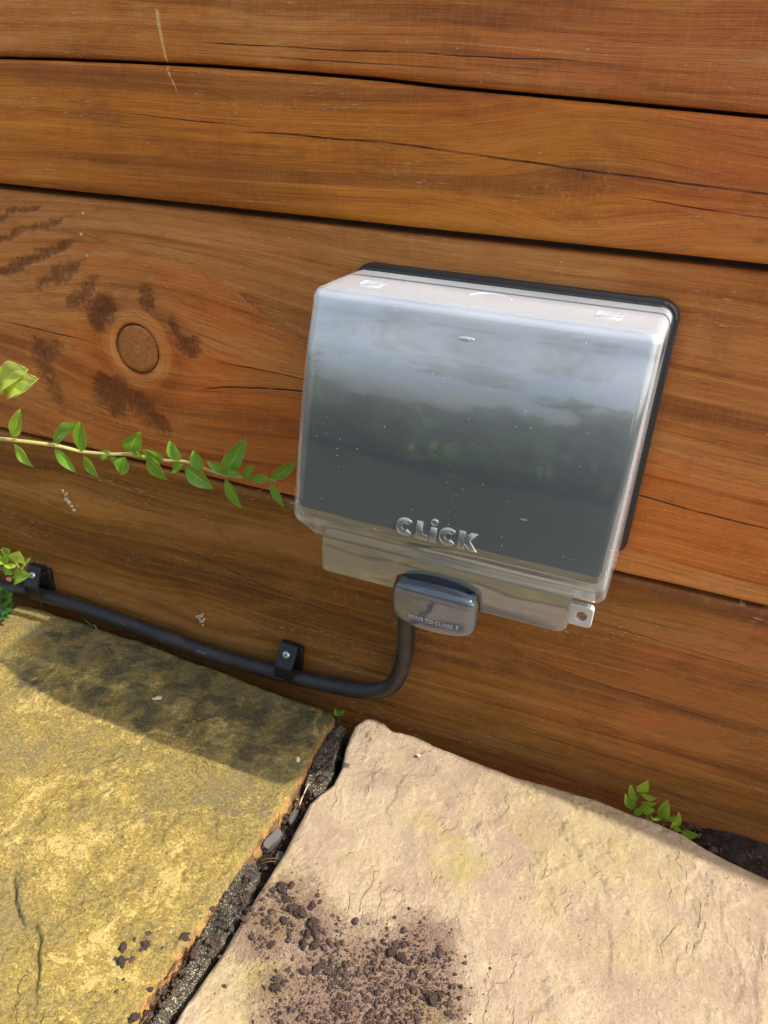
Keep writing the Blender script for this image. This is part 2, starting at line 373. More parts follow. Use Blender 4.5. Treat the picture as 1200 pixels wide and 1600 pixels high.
# ---------------------------------------------------------------- materials
def wood_mat(key, name, pale, gold, red, dark, seed, patch=0.4):
    t = NT(name)
    o = t.obj(); X, Y, Z = t.xyz(o)
    psi = t.attr('psi'); torn = t.attr('torn'); tone = t.attr('tone'); knot = t.attr('knotr')
    band = t.noise(t.vec(t.math('MULTIPLY', X, 1.3), t.math('MULTIPLY', psi, 30.0), seed), 1.0, 4, 0.55, 0.2)
    streak = t.noise(t.vec(t.math('MULTIPLY', X, 4.0), t.math('MULTIPLY', psi, 230.0), seed + 3.3), 1.0, 5, 0.65)
    fib = t.noise(t.vec(t.math('MULTIPLY', X, 22.0), t.math('MULTIPLY', psi, 1500.0), seed + 9.1), 1.0, 4, 0.65)
    pore = t.noise(t.vec(t.math('MULTIPLY', X, 70.0), t.math('MULTIPLY', psi, 2600.0), seed + 7.7), 1.0, 2, 0.5)
    cross = t.noise(t.vec(t.math('MULTIPLY', X, 600.0), t.math('MULTIPLY', psi, 45.0), seed + 5.0), 1.0, 3, 0.7)
    blotch = t.noise(t.scale(o, (4.5, 4.5, 9.0)), 1.0, 4, 0.55, 0.4)
    blot2 = t.noise(t.vec(t.math('MULTIPLY', X, 9.0), t.math('ADD', t.math('MULTIPLY', Z, 30.0), seed), 4.0), 1.0, 6, 0.66, 0.8)
    blot3 = t.noise(t.vec(t.math('MULTIPLY', X, 22.0), t.math('ADD', t.math('MULTIPLY', Z, 60.0), seed), 8.0), 1.0, 5, 0.7, 0.5)
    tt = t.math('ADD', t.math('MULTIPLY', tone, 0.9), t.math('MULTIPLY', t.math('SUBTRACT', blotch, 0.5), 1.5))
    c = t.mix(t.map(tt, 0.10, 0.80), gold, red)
    c = t.mix(t.math('MULTIPLY', t.map(band, 0.50, 0.66), 0.55), c, pale)
    c = t.mix(t.math('MULTIPLY', t.map(band, 0.33, 0.49, 1.0, 0.0), 0.60), c, dark)
    c = t.mix(t.math('MULTIPLY', t.map(blot2, 0.50, 0.72), patch), c, pale)
    c = t.mix(t.math('MULTIPLY', t.map(blot2, 0.30, 0.48, 1.0, 0.0), 0.40), c, dark)
    c = t.mix(t.math('MULTIPLY', t.map(blot3, 0.34, 0.48, 1.0, 0.0), 0.25), c, dark)
    c = t.mix(t.math('MULTIPLY', t.map(blot3, 0.55, 0.72), 0.25), c, pale)
    c = t.mix(t.math('MULTIPLY', t.map(streak, 0.52, 0.72), 0.55), c, pale)
    c = t.mix(t.math('MULTIPLY', t.map(streak, 0.28, 0.48, 1.0, 0.0), 0.55), c, dark)
    c = t.mix(t.math('MULTIPLY', t.map(fib, 0.32, 0.48, 1.0, 0.0), 0.42), c, dark)
    c = t.mix(t.math('MULTIPLY', t.map(fib, 0.54, 0.70), 0.28), c, pale)
    c = t.mix(t.math('MULTIPLY', t.map(pore, 0.60, 0.72), 0.45), c, dark)
    c = t.mix(t.math('MULTIPLY', t.map(cross, 0.42, 0.72), 0.16), c, pale)
    # bleached raised fibres: small pale dashes and flecks
    fl = t.noise(t.vec(t.math('MULTIPLY', X, 130.0), t.math('MULTIPLY', Z, 1000.0), seed + 1.7), 1.0, 3, 0.6)
    fm = t.noise(t.vec(t.math('MULTIPLY', X, 8.0), t.math('MULTIPLY', Z, 24.0), seed + 2.2), 1.0, 4, 0.65)
    fleck = t.math('MULTIPLY', t.map(fl, 0.58, 0.68), t.map(fm, 0.49, 0.64))
    c = t.mix(t.math('MULTIPLY', fleck, 0.9), c, (0.66, 0.45, 0.24))
    sp = t.voro(t.scale(o, (1.0, 1.0, 1.8)), 110.0)
    sel = t.noise(o, 60, 1)
    spk = t.math('MULTIPLY', t.map(sp, 0.05, 0.09, 1.0, 0.0), t.map(sel, 0.56, 0.60))
    c = t.mix(t.math('MULTIPLY', spk, 0.7), c, (0.70, 0.50, 0.28))
    # torn grain: rough darker wood with feathered edges
    tnz = t.noise(t.scale(o, (420, 420, 300)), 1.0, 5, 0.75)
    tnb = t.noise(t.scale(o, (90, 90, 140)), 1.0, 4, 0.7)
    tn = t.math('ADD', torn, t.math('MULTIPLY', t.math('SUBTRACT', tnz, 0.5), 2.2))
    tn = t.math('ADD', tn, t.math('MULTIPLY', t.math('SUBTRACT', tnb, 0.5), 1.0))
    tmask = t.math('MULTIPLY', t.map(tn, 0.15, 1.25), t.map(torn, 0.02, 0.55))
    c = t.mix(t.math('MULTIPLY', tmask, 0.66), c, (0.15, 0.058, 0.018))
    rim = t.math('MULTIPLY', t.math('MULTIPLY', t.map(torn, 0.10, 0.22), t.map(torn, 0.25, 0.42, 1.0, 0.0)), t.map(tnz, 0.52, 0.62))
    c = t.mix(t.math('MULTIPLY', rim, 0.45), c, pale)
    # knot collar
    col = t.math('MULTIPLY', t.map(knot, 1.02, 1.20), t.map(knot, 1.45, 1.85, 1.0, 0.0))
    c = t.mix(t.math('MULTIPLY', col, t.map(streak, 0.3, 0.7, 0.35, 0.7)), c, (0.56, 0.28, 0.10))
    dk = t.math('MULTIPLY', t.map(knot, 0.95, 1.00), t.map(knot, 1.02, 1.10, 1.0, 0.0))
    kw = t.math('ADD', t.math('MULTIPLY', knot, 9.0), t.math('MULTIPLY', t.noise(o, 40, 4, 0.6), 5.0))
    krn = t.noise(t.vec(kw, seed, 0.0), 1.0, 3, 0.6)
    krm = t.math('MULTIPLY', t.map(knot, 1.0, 1.08), t.map(knot, 1.5, 2.7, 1.0, 0.0))
    c = t.mix(t.math('MULTIPLY', krm, t.map(krn, 0.36, 0.50, 0.62, 0.0)), c, dark)
    halo = t.math('MULTIPLY', t.map(knot, 1.5, 1.9), t.map(knot, 1.9, 3.2, 1.0, 0.0))
    c = t.mix(t.math('MULTIPLY', halo, t.map(streak, 0.3, 0.65, 0.55, 0.15)), c, dark)
    c = t.mix(t.math('MULTIPLY', dk, 0.85), c, (0.03, 0.012, 0.005))
    # drying checks: the distance to each crack line, thinned by noise
    wob = t.math('MULTIPLY', t.math('SUBTRACT', t.noise(t.vec(t.math('MULTIPLY', X, 90.0), seed, 0.0), 1.0, 3, 0.6), 0.5), 1.6)
    ckm = None
    for k, (poly, w) in enumerate(CHECKS[key]):
        d = t.math('ABSOLUTE', t.math('ADD', t.attr('crack%d' % k), t.math('MULTIPLY', wob, 0.8)))
        ends = t.math('MULTIPLY', t.map(X, poly[0][0], poly[0][0] + 0.05), t.map(X, poly[-1][0] - 0.06, poly[-1][0], 1.0, 0.0))
        d = t.math('ADD', d, t.math('MULTIPLY', t.math('SUBTRACT', 1.0, ends), 1.6))
        d = t.math('ADD', d, t.math('MULTIPLY', wob, 0.5))
        mk = t.map(d, 0.6, 1.5, 1.0, 0.0)
        ckm = mk if ckm is None else t.math('MAXIMUM', ckm, mk)
    c = t.mix(t.math('MULTIPLY', ckm, t.map(t.noise(o, 34, 3, 0.6), 0.36, 0.62, 0.25, 0.9)), c, (0.035, 0.014, 0.005))
    if key in ('top', 'second'):
        sd = t.math('ABSOLUTE', t.attr('scratch'))
        sm = t.math('MULTIPLY', t.map(sd, 0.5, 1.2, 1.0, 0.0), t.map(t.noise(t.scale(o, (300, 300, 90)), 1.0, 3, 0.6), 0.36, 0.56))
        sm = t.math('MULTIPLY', sm, t.math('MULTIPLY', t.map(Z, 0.476, 0.486), t.map(Z, 0.526, 0.530, 1.0, 0.0)))
        c = t.mix(t.math('MULTIPLY', sm, 0.8), c, (0.70, 0.47, 0.22))
    gm = t.n('ShaderNodeGamma'); t.l(c, gm.inputs[0]); gm.inputs[1].default_value = 1.27
    c = t.mix(1.0, gm.outputs[0], (1.30, 1.35, 1.48), 'MULTIPLY')
    h = t.math('ADD', t.math('MULTIPLY', streak, 0.5), t.math('MULTIPLY', fib, 0.6))
    h = t.math('ADD', h, t.math('MULTIPLY', cross, 0.15))
    h = t.math('SUBTRACT', h, t.math('MULTIPLY', tmask, t.math('MULTIPLY', tnz, 1.6)))
    h = t.math('ADD', h, t.math('MULTIPLY', fleck, 0.5))
    h = t.math('SUBTRACT', h, ckm)
    n = t.bump(h, 1.0, 0.0013)
    rough = t.map(streak, 0.3, 0.7, 0.60, 0.44, False)
    return t.done(t.bsdf(c, rough, n, 0.30))

PALE = (0.58, 0.300, 0.105); GOLD = (0.50, 0.195, 0.018); RED = (0.47, 0.140, 0.040); DARK = (0.20, 0.062, 0.013)
WOOD = {
    'top': wood_mat('top', 'wood_top', (0.62, 0.335, 0.125), (0.50, 0.195, 0.030), (0.50, 0.165, 0.050), DARK, 1.0, 0.50),
    'second': wood_mat('second', 'wood_second', (0.60, 0.290, 0.065), GOLD, (0.50, 0.148, 0.032), DARK, 2.0, 0.30),
    'third': wood_mat('third', 'wood_third', PALE, (0.44, 0.195, 0.050), (0.50, 0.165, 0.030), DARK, 3.0, 0.40),
    'bottom': wood_mat('bottom', 'wood_bottom', (0.44, 0.225, 0.075), (0.25, 0.118, 0.016), (0.52, 0.175, 0.060), (0.12, 0.044, 0.010), 4.0, 0.34),
}

def stone_left_mat():
    t = NT('stone_yellow')
    o = t.obj(); X, Y, Z = t.xyz(o)
    moss = t.attr('moss'); dirt = t.attr('dirt'); side = t.attr('side')
    fine = t.noise(o, 900, 4, 0.7)
    grit = t.noise(o, 380, 5, 0.7)
    mid = t.noise(o, 34, 6, 0.68, 0.3)
    big = t.noise(o, 11, 4, 0.6, 0.4)
    patchn = t.noise(o, 17, 7, 0.72, 0.8)
    base = t.mix(t.map(grit, 0.34, 0.66), (0.135, 0.102, 0.028), (0.280, 0.208, 0.070))
    base = t.mix(t.math('MULTIPLY', t.map(patchn, 0.50, 0.60), 0.70), base, t.mix(grit, (0.095, 0.078, 0.038), (0.20, 0.162, 0.085)))
    gl = t.noise(o, 640, 3, 0.65)
    gr2 = t.noise(o, 230, 4, 0.7)
    grain = t.math('ADD', t.math('MULTIPLY', t.math('SUBTRACT', gl, 0.5), 0.75), t.math('MULTIPLY', t.math('SUBTRACT', gr2, 0.5), 0.55))
    ridge = t.math('SUBTRACT', 1.0, t.math('ABSOLUTE', t.math('MULTIPLY', t.math('SUBTRACT', t.noise(o, 14, 6, 0.6, 0.6), 0.5), 5.0)))
    ly = t.math('ADD', t.math('MULTIPLY', mid, 0.7), t.math('MULTIPLY', t.math('SUBTRACT', big, 0.5), 1.0))
    ly = t.math('ADD', ly, t.math('MULTIPLY', t.map(ridge, 0.0, 1.0), 0.13))
    ly = t.math('ADD', ly, grain)
    tzc = t.noise(t.vec(X, Y, 0.0), 12, 5, 0.55, 0.5)
    ly = t.math('ADD', ly, t.math('MULTIPLY', t.math('MULTIPLY', t.map(tzc, 0.535, 0.546), t.map(tzc, 0.546, 0.60, 1.0, 0.0)), 0.16))
    c = t.mix(t.math('MULTIPLY', t.map(ly, 0.42, 0.58), 0.66), base, t.mix(t.map(fine, 0.3, 0.7), (0.225, 0.150, 0.018), (0.37, 0.255, 0.048)))
    c = t.mix(t.math('MULTIPLY', t.map(ly, 0.58, 0.70), 0.66), c, (0.48, 0.37, 0.13))
    c = t.mix(t.math('MULTIPLY', t.map(gl, 0.60, 0.69), 0.5), c, (0.52, 0.43, 0.20))
    c = t.mix(t.math('MULTIPLY', t.map(gl, 0.33, 0.43, 1.0, 0.0), 0.45), c, (0.09, 0.068, 0.024))
    mm = t.math('ADD', moss, t.math('MULTIPLY', t.math('SUBTRACT', t.noise(o, 42, 7, 0.72, 0.5), 0.5), 2.6))
    mm = t.math('ADD', mm, t.math('MULTIPLY', t.math('SUBTRACT', grit, 0.5), 0.8))
    c = t.mix(t.math('MULTIPLY', t.math('MULTIPLY', t.map(mm, 0.40, 0.95), t.map(moss, 0.08, 0.35)), 0.90), c, t.mix(t.map(grit, 0.35, 0.65), (0.030, 0.030, 0.016), (0.105, 0.092, 0.040)))
    pits = t.math('MULTIPLY', t.map(t.voro(o, 190), 0.06, 0.14, 1.0, 0.0), t.map(t.noise(o, 50, 1), 0.54, 0.6))
    c = t.mix(t.math('MULTIPLY', pits, 0.7), c, (0.05, 0.035, 0.02))
    sdn = t.noise(o, 70, 5, 0.7)
    sc = t.mix(t.map(grit, 0.35, 0.7), (0.34, 0.155, 0.040), (0.56, 0.32, 0.115))
    sc = t.mix(t.map(sdn, 0.46, 0.56, 1.0, 0.0), sc, t.mix(grit, (0.10, 0.055, 0.025), (0.26, 0.16, 0.07)))
    sc = t.mix(t.map(sdn, 0.58, 0.66), sc, (0.36, 0.28, 0.10))
    c = t.mix(side, c, sc)
    c = t.mix(t.math('MULTIPLY', t.map(dirt, 0.2, 0.8), 0.7), c, (0.055, 0.032, 0.022))
    h = t.math('ADD', t.math('MULTIPLY', grit, 0.8), t.math('MULTIPLY', fine, 0.45))
    h = t.math('ADD', h, t.math('MULTIPLY', mid, 0.8))
    tz = t.noise(t.vec(X, Y, 0.0), 12, 5, 0.55, 0.5)
    brk = t.map(t.noise(o, 26, 3, 0.6), 0.42, 0.58)
    for th in (0.45, 0.54):
        h = t.math('ADD', h, t.math('MULTIPLY', t.map(tz, th, th + 0.006), t.math('MULTIPLY', brk, 0.8)))
    h = t.math('SUBTRACT', h, t.math('MULTIPLY', pits, 0.6))
    return t.done(t.bsdf(c, 0.8, t.bump(h, 1.0, 0.0014), 0.3))

def stone_right_mat():
    t = NT('stone_pink')
    o = t.obj(); X, Y, Z = t.xyz(o)
    soil = t.attr('dirt'); olive = t.attr('moss'); side = t.attr('side')
    grit = t.noise(o, 420, 5, 0.7)
    fine = t.noise(o, 1000, 3, 0.7)
    rip = t.noise(t.scale(o, (330, 120, 200)), 1.0, 4, 0.65, 0.6)
    mid = t.noise(o, 22, 5, 0.6, 0.3)
    big = t.noise(o, 8, 3, 0.55, 0.3)
    c = t.mix(t.map(mid, 0.36, 0.64), (0.31, 0.222, 0.150), (0.39, 0.297, 0.188))
    c = t.mix(t.math('MULTIPLY', t.map(big, 0.46, 0.62), 0.60), c, (0.39, 0.305, 0.135))
    c = t.mix(t.math('MULTIPLY', t.map(rip, 0.52, 0.70), 0.45), c, (0.55, 0.43, 0.255))
    c = t.mix(t.math('MULTIPLY', t.map(rip, 0.30, 0.46, 1.0, 0.0), 0.45), c, (0.33, 0.215, 0.125))
    c = t.mix(t.math('MULTIPLY', t.map(grit, 0.34, 0.48, 1.0, 0.0), 0.62), c, (0.22, 0.145, 0.09))
    c = t.mix(t.math('MULTIPLY', t.map(fine, 0.58, 0.70), 0.35), c, (0.62, 0.51, 0.35))
    om = t.math('ADD', olive, t.math('MULTIPLY', t.math('SUBTRACT', t.noise(o, 60, 5, 0.65), 0.5), 1.2))
    c = t.mix(t.math('MULTIPLY', t.map(om, 0.30, 0.80), 0.62), c, (0.33, 0.265, 0.075))
    sm = t.math('ADD', soil, t.math('MULTIPLY', t.math('SUBTRACT', t.noise(o, 110, 6, 0.7), 0.5), 1.1))
    c = t.mix(t.math('MULTIPLY', t.map(sm, 0.18, 0.75), 0.68), c, t.mix(t.map(grit, 0.35, 0.65), (0.125, 0.070, 0.050), (0.27, 0.165, 0.115)))
    pits = t.math('MULTIPLY', t.map(t.voro(o, 120), 0.05, 0.10, 1.0, 0.0), t.map(t.noise(o, 40, 1), 0.56, 0.6))
    c = t.mix(t.math('MULTIPLY', pits, 0.8), c, (0.09, 0.05, 0.035))
    c = t.mix(t.math('MULTIPLY', t.map(t.noise(o, 55, 4, 0.6), 0.62, 0.72), 0.35), c, (0.33, 0.24, 0.17))
    c = t.mix(t.math('MULTIPLY', side, 0.8), c, (0.26, 0.17, 0.10))
    tz = t.noise(t.vec(t.math('MULTIPLY', X, 1.3), t.math('MULTIPLY', Y, 0.85), 0.0), 11, 5, 0.52, 0.4)
    terr = None
    for th in (0.42, 0.50, 0.58):
        s_ = t.map(tz, th, th + 0.007)
        terr = s_ if terr is None else t.math('ADD', terr, s_)
    soilm = t.map(sm, 0.16, 0.60)
    h = t.math('ADD', t.math('MULTIPLY', grit, t.math('ADD', 0.55, t.math('MULTIPLY', soilm, 1.6))), t.math('MULTIPLY', rip, 0.22))
    h = t.math('ADD', h, t.math('MULTIPLY', fine, 0.35))
    brk = t.map(t.noise(o, 30, 3, 0.6), 0.44, 0.60)
    h = t.math('ADD', h, t.math('MULTIPLY', terr, t.math('MULTIPLY', brk, 0.42)))
    h = t.math('SUBTRACT', h, t.math('MULTIPLY', pits, 0.6))
    return t.done(t.bsdf(c, 0.82, t.bump(h, 1.0, 0.0015), 0.25))

def soil_mat():
    t = NT('soil')
    o = t.obj()
    g = t.noise(o, 500, 5, 0.7)
    c = t.mix(t.map(g, 0.3, 0.7), (0.028, 0.017, 0.012), (0.115, 0.070, 0.052))
    sp = t.map(t.noise(o, 1400, 2, 0.6), 0.66, 0.72)
    c = t.mix(t.math('MULTIPLY', sp, 0.5), c, (0.42, 0.35, 0.28))
    return t.done(t.bsdf(c, 0.85, t.bump(t.math('ADD', g, t.noise(o, 1200, 3)), 0.8, 0.0012), 0.35))

def ground_mat():
    t = NT('dark_soil')
    o = t.obj()
    g = t.noise(o, 160, 6, 0.7)
    c = t.mix(t.map(g, 0.35, 0.7), (0.012, 0.009, 0.007), (0.055, 0.038, 0.026))
    return t.done(t.bsdf(c, 0.95, t.bump(g, 1.0, 0.004), 0.2))

def mortar_mat():
    t = NT('mortar')
    o = t.obj()
    v = t.voro(o, 900, out='Color')
    s = t.n('ShaderNodeSeparateColor'); t.l(v, s.inputs[0])
    d = t.voro(o, 900)
    c = t.ramp(s.outputs[0], [(0.0, (0.065, 0.058, 0.036)), (0.45, (0.17, 0.15, 0.09)), (0.8, (0.30, 0.265, 0.17)), (1.0, (0.56, 0.50, 0.36))])
    c = t.mix(t.map(d, 0.35, 0.6), c, (0.05, 0.042, 0.028))
    big = t.noise(o, 55, 5, 0.7)
    c = t.mix(t.math('MULTIPLY', t.map(big, 0.50, 0.58), 0.9), c, (0.035, 0.026, 0.019))
    h = t.math('SUBTRACT', 1.0, d)
    return t.done(t.bsdf(c, 0.85, t.bump(h, 0.9, 0.0014), 0.4))

def leaf_mat(name, a, b, rib, trans=0.35):
    t = NT(name)
    u = t.attr('across'); v = t.attr('along')
    o = t.obj()
    inf = t.n('ShaderNodeObjectInfo').outputs['Random']
    c = t.mix(t.noise(t.scale(o, (6, 6, 6)), 1.0, 3), a, b)
    c = t.mix(t.math('MULTIPLY', inf, 0.5), c, b)
    au = t.math('ABSOLUTE', u)
    w = t.math('ABSOLUTE', t.math('SINE', t.math('ADD', t.math('MULTIPLY', v, 30.0), t.math('MULTIPLY', au, -9.0))))
    c = t.mix(t.math('MULTIPLY', t.map(w, 0.0, 0.22, 1.0, 0.0), 0.28), c, rib)
    c = t.mix(t.map(au, 0.02, 0.085, 0.9, 0.0), c, rib)
    c = t.mix(t.map(au, 0.90, 1.0, 0.0, 0.55), c, rib)
    p = t.n('ShaderNodeBsdfPrincipled')
    t.put(p.inputs['Base Color'], c); p.inputs['Roughness'].default_value = 0.34
    tr = t.n('ShaderNodeBsdfTranslucent'); t.put(tr.inputs[0], t.mix(0.5, c, rib))
    m = t.n('ShaderNodeMixShader'); m.inputs[0].default_value = trans
    t.l(p.outputs[0], m.inputs[1]); t.l(tr.outputs[0], m.inputs[2])
    return t.done(m.outputs[0])

def lid_mat(name, grey, see, speck=True, rough=0.05, ior=2.2):
    t = NT(name)
    o = t.obj()
    geo = t.n('ShaderNodeNewGeometry')
    dif = t.n('ShaderNodeBsdfDiffuse'); trl = t.n('ShaderNodeBsdfTranslucent'); tra = t.n('ShaderNodeBsdfTransparent')
    col = grey
    if speck:
        # dust grains and short scratches lying on the plastic
        d = t.voro(o, 165.0)
        sel = t.noise(o, 42, 2, 0.6)
        sp = t.math('MULTIPLY', t.map(d, 0.045, 0.075, 1.0, 0.0), t.map(sel, 0.52, 0.58))
        d2 = t.voro(t.scale(o, (1, 1, 1)), 420.0)
        sp2 = t.math('MULTIPLY', t.map(d2, 0.05, 0.09, 1.0, 0.0), t.map(t.noise(o, 26, 2), 0.60, 0.68))
        sc = t.noise(t.scale(o, (60, 500, 900)), 1.0, 2)
        scr = t.math('MULTIPLY', t.map(sc, 0.72, 0.76), t.map(t.noise(o, 30, 2), 0.55, 0.65))
        allsp = t.math('MAXIMUM', t.math('MAXIMUM', sp, sp2), t.math('MULTIPLY', scr, 0.6))
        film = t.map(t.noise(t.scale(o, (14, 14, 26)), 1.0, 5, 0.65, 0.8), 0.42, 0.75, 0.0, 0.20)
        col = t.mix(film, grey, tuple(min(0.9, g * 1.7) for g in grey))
        col = t.mix(allsp, col, (0.9, 0.9, 0.9))
        rg = t.math('ADD', rough, t.math('MULTIPLY', film, 0.12))
    else:
        allsp = None; rg = rough
    t.put(dif.inputs[0], col); t.put(trl.inputs[0], col); tra.inputs[0].default_value = (0.80, 0.84, 0.86, 1)
    m1 = t.n('ShaderNodeMixShader'); m1.inputs[0].default_value = 0.45
    t.l(dif.outputs[0], m1.inputs[1]); t.l(trl.outputs[0], m1.inputs[2])
    m2 = t.n('ShaderNodeMixShader')
    lw = t.n('ShaderNodeLayerWeight'); lw.inputs[0].default_value = 0.5
    cosv = t.math('MAXIMUM', t.math('SUBTRACT', 1.0, lw.outputs['Facing']), 0.04)
    tau = see
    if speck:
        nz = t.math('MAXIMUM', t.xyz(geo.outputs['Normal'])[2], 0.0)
        scatter_noise = t.noise(t.scale(o, (7, 7, 22)), 1.0, 5, 0.62, 1.2)
        scatter = t.math('MULTIPLY', t.map(nz, 0.165, 0.34, 0.0, 1.0, False), t.map(nz, 0.55, 0.92, 1.0, 0.16))  # upward slopes whitened: milky sun scatter painted in as opacity
        tau = t.math('ADD', see, t.math('MULTIPLY', scatter, t.math('ADD', 0.12, t.math('MULTIPLY', scatter_noise, 1.05))))
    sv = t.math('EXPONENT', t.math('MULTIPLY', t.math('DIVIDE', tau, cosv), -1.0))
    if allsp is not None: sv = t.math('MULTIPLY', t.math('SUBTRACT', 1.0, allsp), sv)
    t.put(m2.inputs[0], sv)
    t.l(m1.outputs[0], m2.inputs[1]); t.l(tra.outputs[0], m2.inputs[2])
    gl = t.n('ShaderNodeBsdfGlossy'); t.put(gl.inputs['Roughness'], rg); gl.inputs[0].default_value = (1, 1, 1, 1)
    fr = t.n('ShaderNodeFresnel'); fr.inputs[0].default_value = ior
    if speck:
        wob = t.bump(t.noise(t.scale(o, (16, 16, 30)), 1.0, 2), 0.22, 0.0016)
        t.l(wob, gl.inputs['Normal'])
    m3 = t.n('ShaderNodeMixShader')
    # a back face reports the inverse index, which would turn it into a mirror: use the plain value there
    front = t.math('SUBTRACT', 1.0, geo.outputs['Backfacing'])
    t.put(m3.inputs[0], t.math('MULTIPLY', fr.outputs[0], front))
    t.l(m2.outputs[0], m3.inputs[1]); t.l(gl.outputs[0], m3.inputs[2])
    return t.done(m3.outputs[0])

def cable_mat():
    t = NT('black_cable')
    o = t.obj()
    d = t.noise(o, 30, 5, 0.65, 0.4)
    f = t.noise(o, 420, 3, 0.6)
    c = t.mix(t.math('MULTIPLY', t.map(d, 0.48, 0.72), t.map(f, 0.3, 0.7, 0.3, 0.8)), (0.022, 0.021, 0.018), (0.080, 0.068, 0.050))
    sc = t.map(t.noise(t.scale(o, (40, 300, 300)), 1.0, 3, 0.6), 0.66, 0.72)
    c = t.mix(t.math('MULTIPLY', sc, 0.5), c, (0.22, 0.20, 0.17))
    return t.done(t.bsdf(c, t.map(d, 0.35, 0.7, 0.30, 0.55, False), t.bump(f, 0.15, 0.0004), 0.5))

M = {
    'stone_left': stone_left_mat(), 'stone_right': stone_right_mat(), 'soil': soil_mat(), 'ground': ground_mat(), 'mortar': mortar_mat(),
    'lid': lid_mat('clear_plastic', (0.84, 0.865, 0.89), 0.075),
    'lid_mark': lid_mat('clear_plastic_edge', (0.80, 0.80, 0.80), 0.7, False),
    'grey': plain('grey_plastic', (0.185, 0.178, 0.16), 0.06, 1.0, 0.03, 60, 0.08, IOR=1.75),
    'tab': plain('pale_grey_plastic', (0.50, 0.49, 0.47), 0.30, 0.5),
    'base': plain('grey_back_box', (0.42, 0.43, 0.44), 0.4),
    'socket': plain('dark_socket', (0.030, 0.035, 0.041), 0.4),
    'button': plain('smoked_plastic', (0.105, 0.115, 0.135), 0.06, 0.9, 0.0, 300, 0.08, IOR=1.65),
    'print': plain('raised_lettering', (0.42, 0.43, 0.45), 0.3),
    'rubber': plain('black_rubber', (0.018, 0.018, 0.019), 0.42, 0.5, 0.15, 900, 0.3),
    'cable': cable_mat(),
    'clip': plain('black_clip', (0.012, 0.012, 0.012), 0.36, 0.5, 0.08, 700, 0.2),
    'steel': plain('zinc_screw', (0.62, 0.62, 0.60), 0.28, 0.5, 0.1, 900, 0.2, Metallic=0.9),
    'slate': plain('slate', (0.10, 0.088, 0.085), 0.6, 0.5, 0.6, 400, 0.4),
    'needle': plain('brown_needle', (0.11, 0.045, 0.02), 0.6, 0.4, 0.2, 900, 0.4),
    'chip': plain('pale_chip', (0.58, 0.50, 0.32), 0.6, 0.4, 0.2, 900, 0.2),
    'resin': plain('dry_resin', (0.50, 0.37, 0.22), 0.6, 0.3, 0.6, 700, 0.35),
    'leaf': leaf_mat('leaf_green', (0.11, 0.30, 0.014), (0.19, 0.42, 0.026), (0.42, 0.58, 0.13)),
    'leaf_young': leaf_mat('leaf_young', (0.46, 0.62, 0.06), (0.64, 0.76, 0.13), (0.80, 0.86, 0.32), 0.45),
    'leaf_bright': leaf_mat('leaf_bright', (0.22, 0.45, 0.022), (0.34, 0.56, 0.040), (0.54, 0.68, 0.16), 0.45),
    'leaf_herb': leaf_mat('leaf_herb', (0.04, 0.11, 0.02), (0.07, 0.16, 0.03), (0.12, 0.22, 0.06)),
    'stem': plain('green_stem', (0.40, 0.36, 0.12), 0.5, 0.4, 0.2, 500, 0.25),
    'stem_green': plain('thin_green_stem', (0.13, 0.16, 0.03), 0.5, 0.4, 0.2, 500, 0.25),
    'bud': plain('pink_bud', (0.42, 0.17, 0.10), 0.5),
}

def knot_mat():
    t = NT('knot_wood')
    o = t.obj(); X, Y, Z = t.xyz(o)
    dx = t.math('SUBTRACT', X, -0.4085); dz = t.math('SUBTRACT', Z, 0.2925)
    r = t.math('SQRT', t.math('ADD', t.math('MULTIPLY', dx, dx), t.math('MULTIPLY', dz, dz)))
    w = t.noise(o, 60, 4, 0.6)
    rr = t.math('ADD', t.math('MULTIPLY', r, 420.0), t.math('MULTIPLY', w, 1.6))
    ring = t.noise(t.vec(rr, 0.0, 0.0), 2.0, 3, 0.6)
    c = t.mix(t.map(ring, 0.35, 0.65), (0.34, 0.115, 0.026), (0.43, 0.160, 0.040))
    ang = t.math('ARCTAN2', dz, dx)
    rad = t.noise(t.vec(t.math('MULTIPLY', ang, 3.0), t.math('MULTIPLY', r, 60.0), 1.0), 2.0, 4, 0.65)
    c = t.mix(t.map(rad, 0.34, 0.47, 0.45, 0.0), c, (0.13, 0.045, 0.014))
    blo = t.noise(o, 140, 4, 0.65)
    c = t.mix(t.map(blo, 0.52, 0.70, 0.0, 0.5), c, (0.50, 0.24, 0.09))
    pith = t.math('MULTIPLY', t.map(r, 0.0016, 0.0024), t.map(r, 0.0026, 0.0036, 1.0, 0.0))
    c = t.mix(t.math('MULTIPLY', pith, t.map(w, 0.35, 0.6, 0.1, 0.6)), c, (0.50, 0.27, 0.12))
    st = t.noise(t.vec(t.math('MULTIPLY', X, 60.0), t.math('MULTIPLY', Z, 420.0), 2.0), 1.0, 4, 0.65)
    c = t.mix(t.map(st, 0.30, 0.48, 0.5, 0.0), c, (0.17, 0.055, 0.014))
    fl = t.map(t.noise(o, 420, 2), 0.66, 0.72)
    c = t.mix(t.math('MULTIPLY', fl, 0.5), c, (0.5, 0.3, 0.15))
    return t.done(t.bsdf(c, 0.55, t.bump(t.math('ADD', ring, t.noise(o, 300, 4)), 0.4, 0.0008), 0.35))

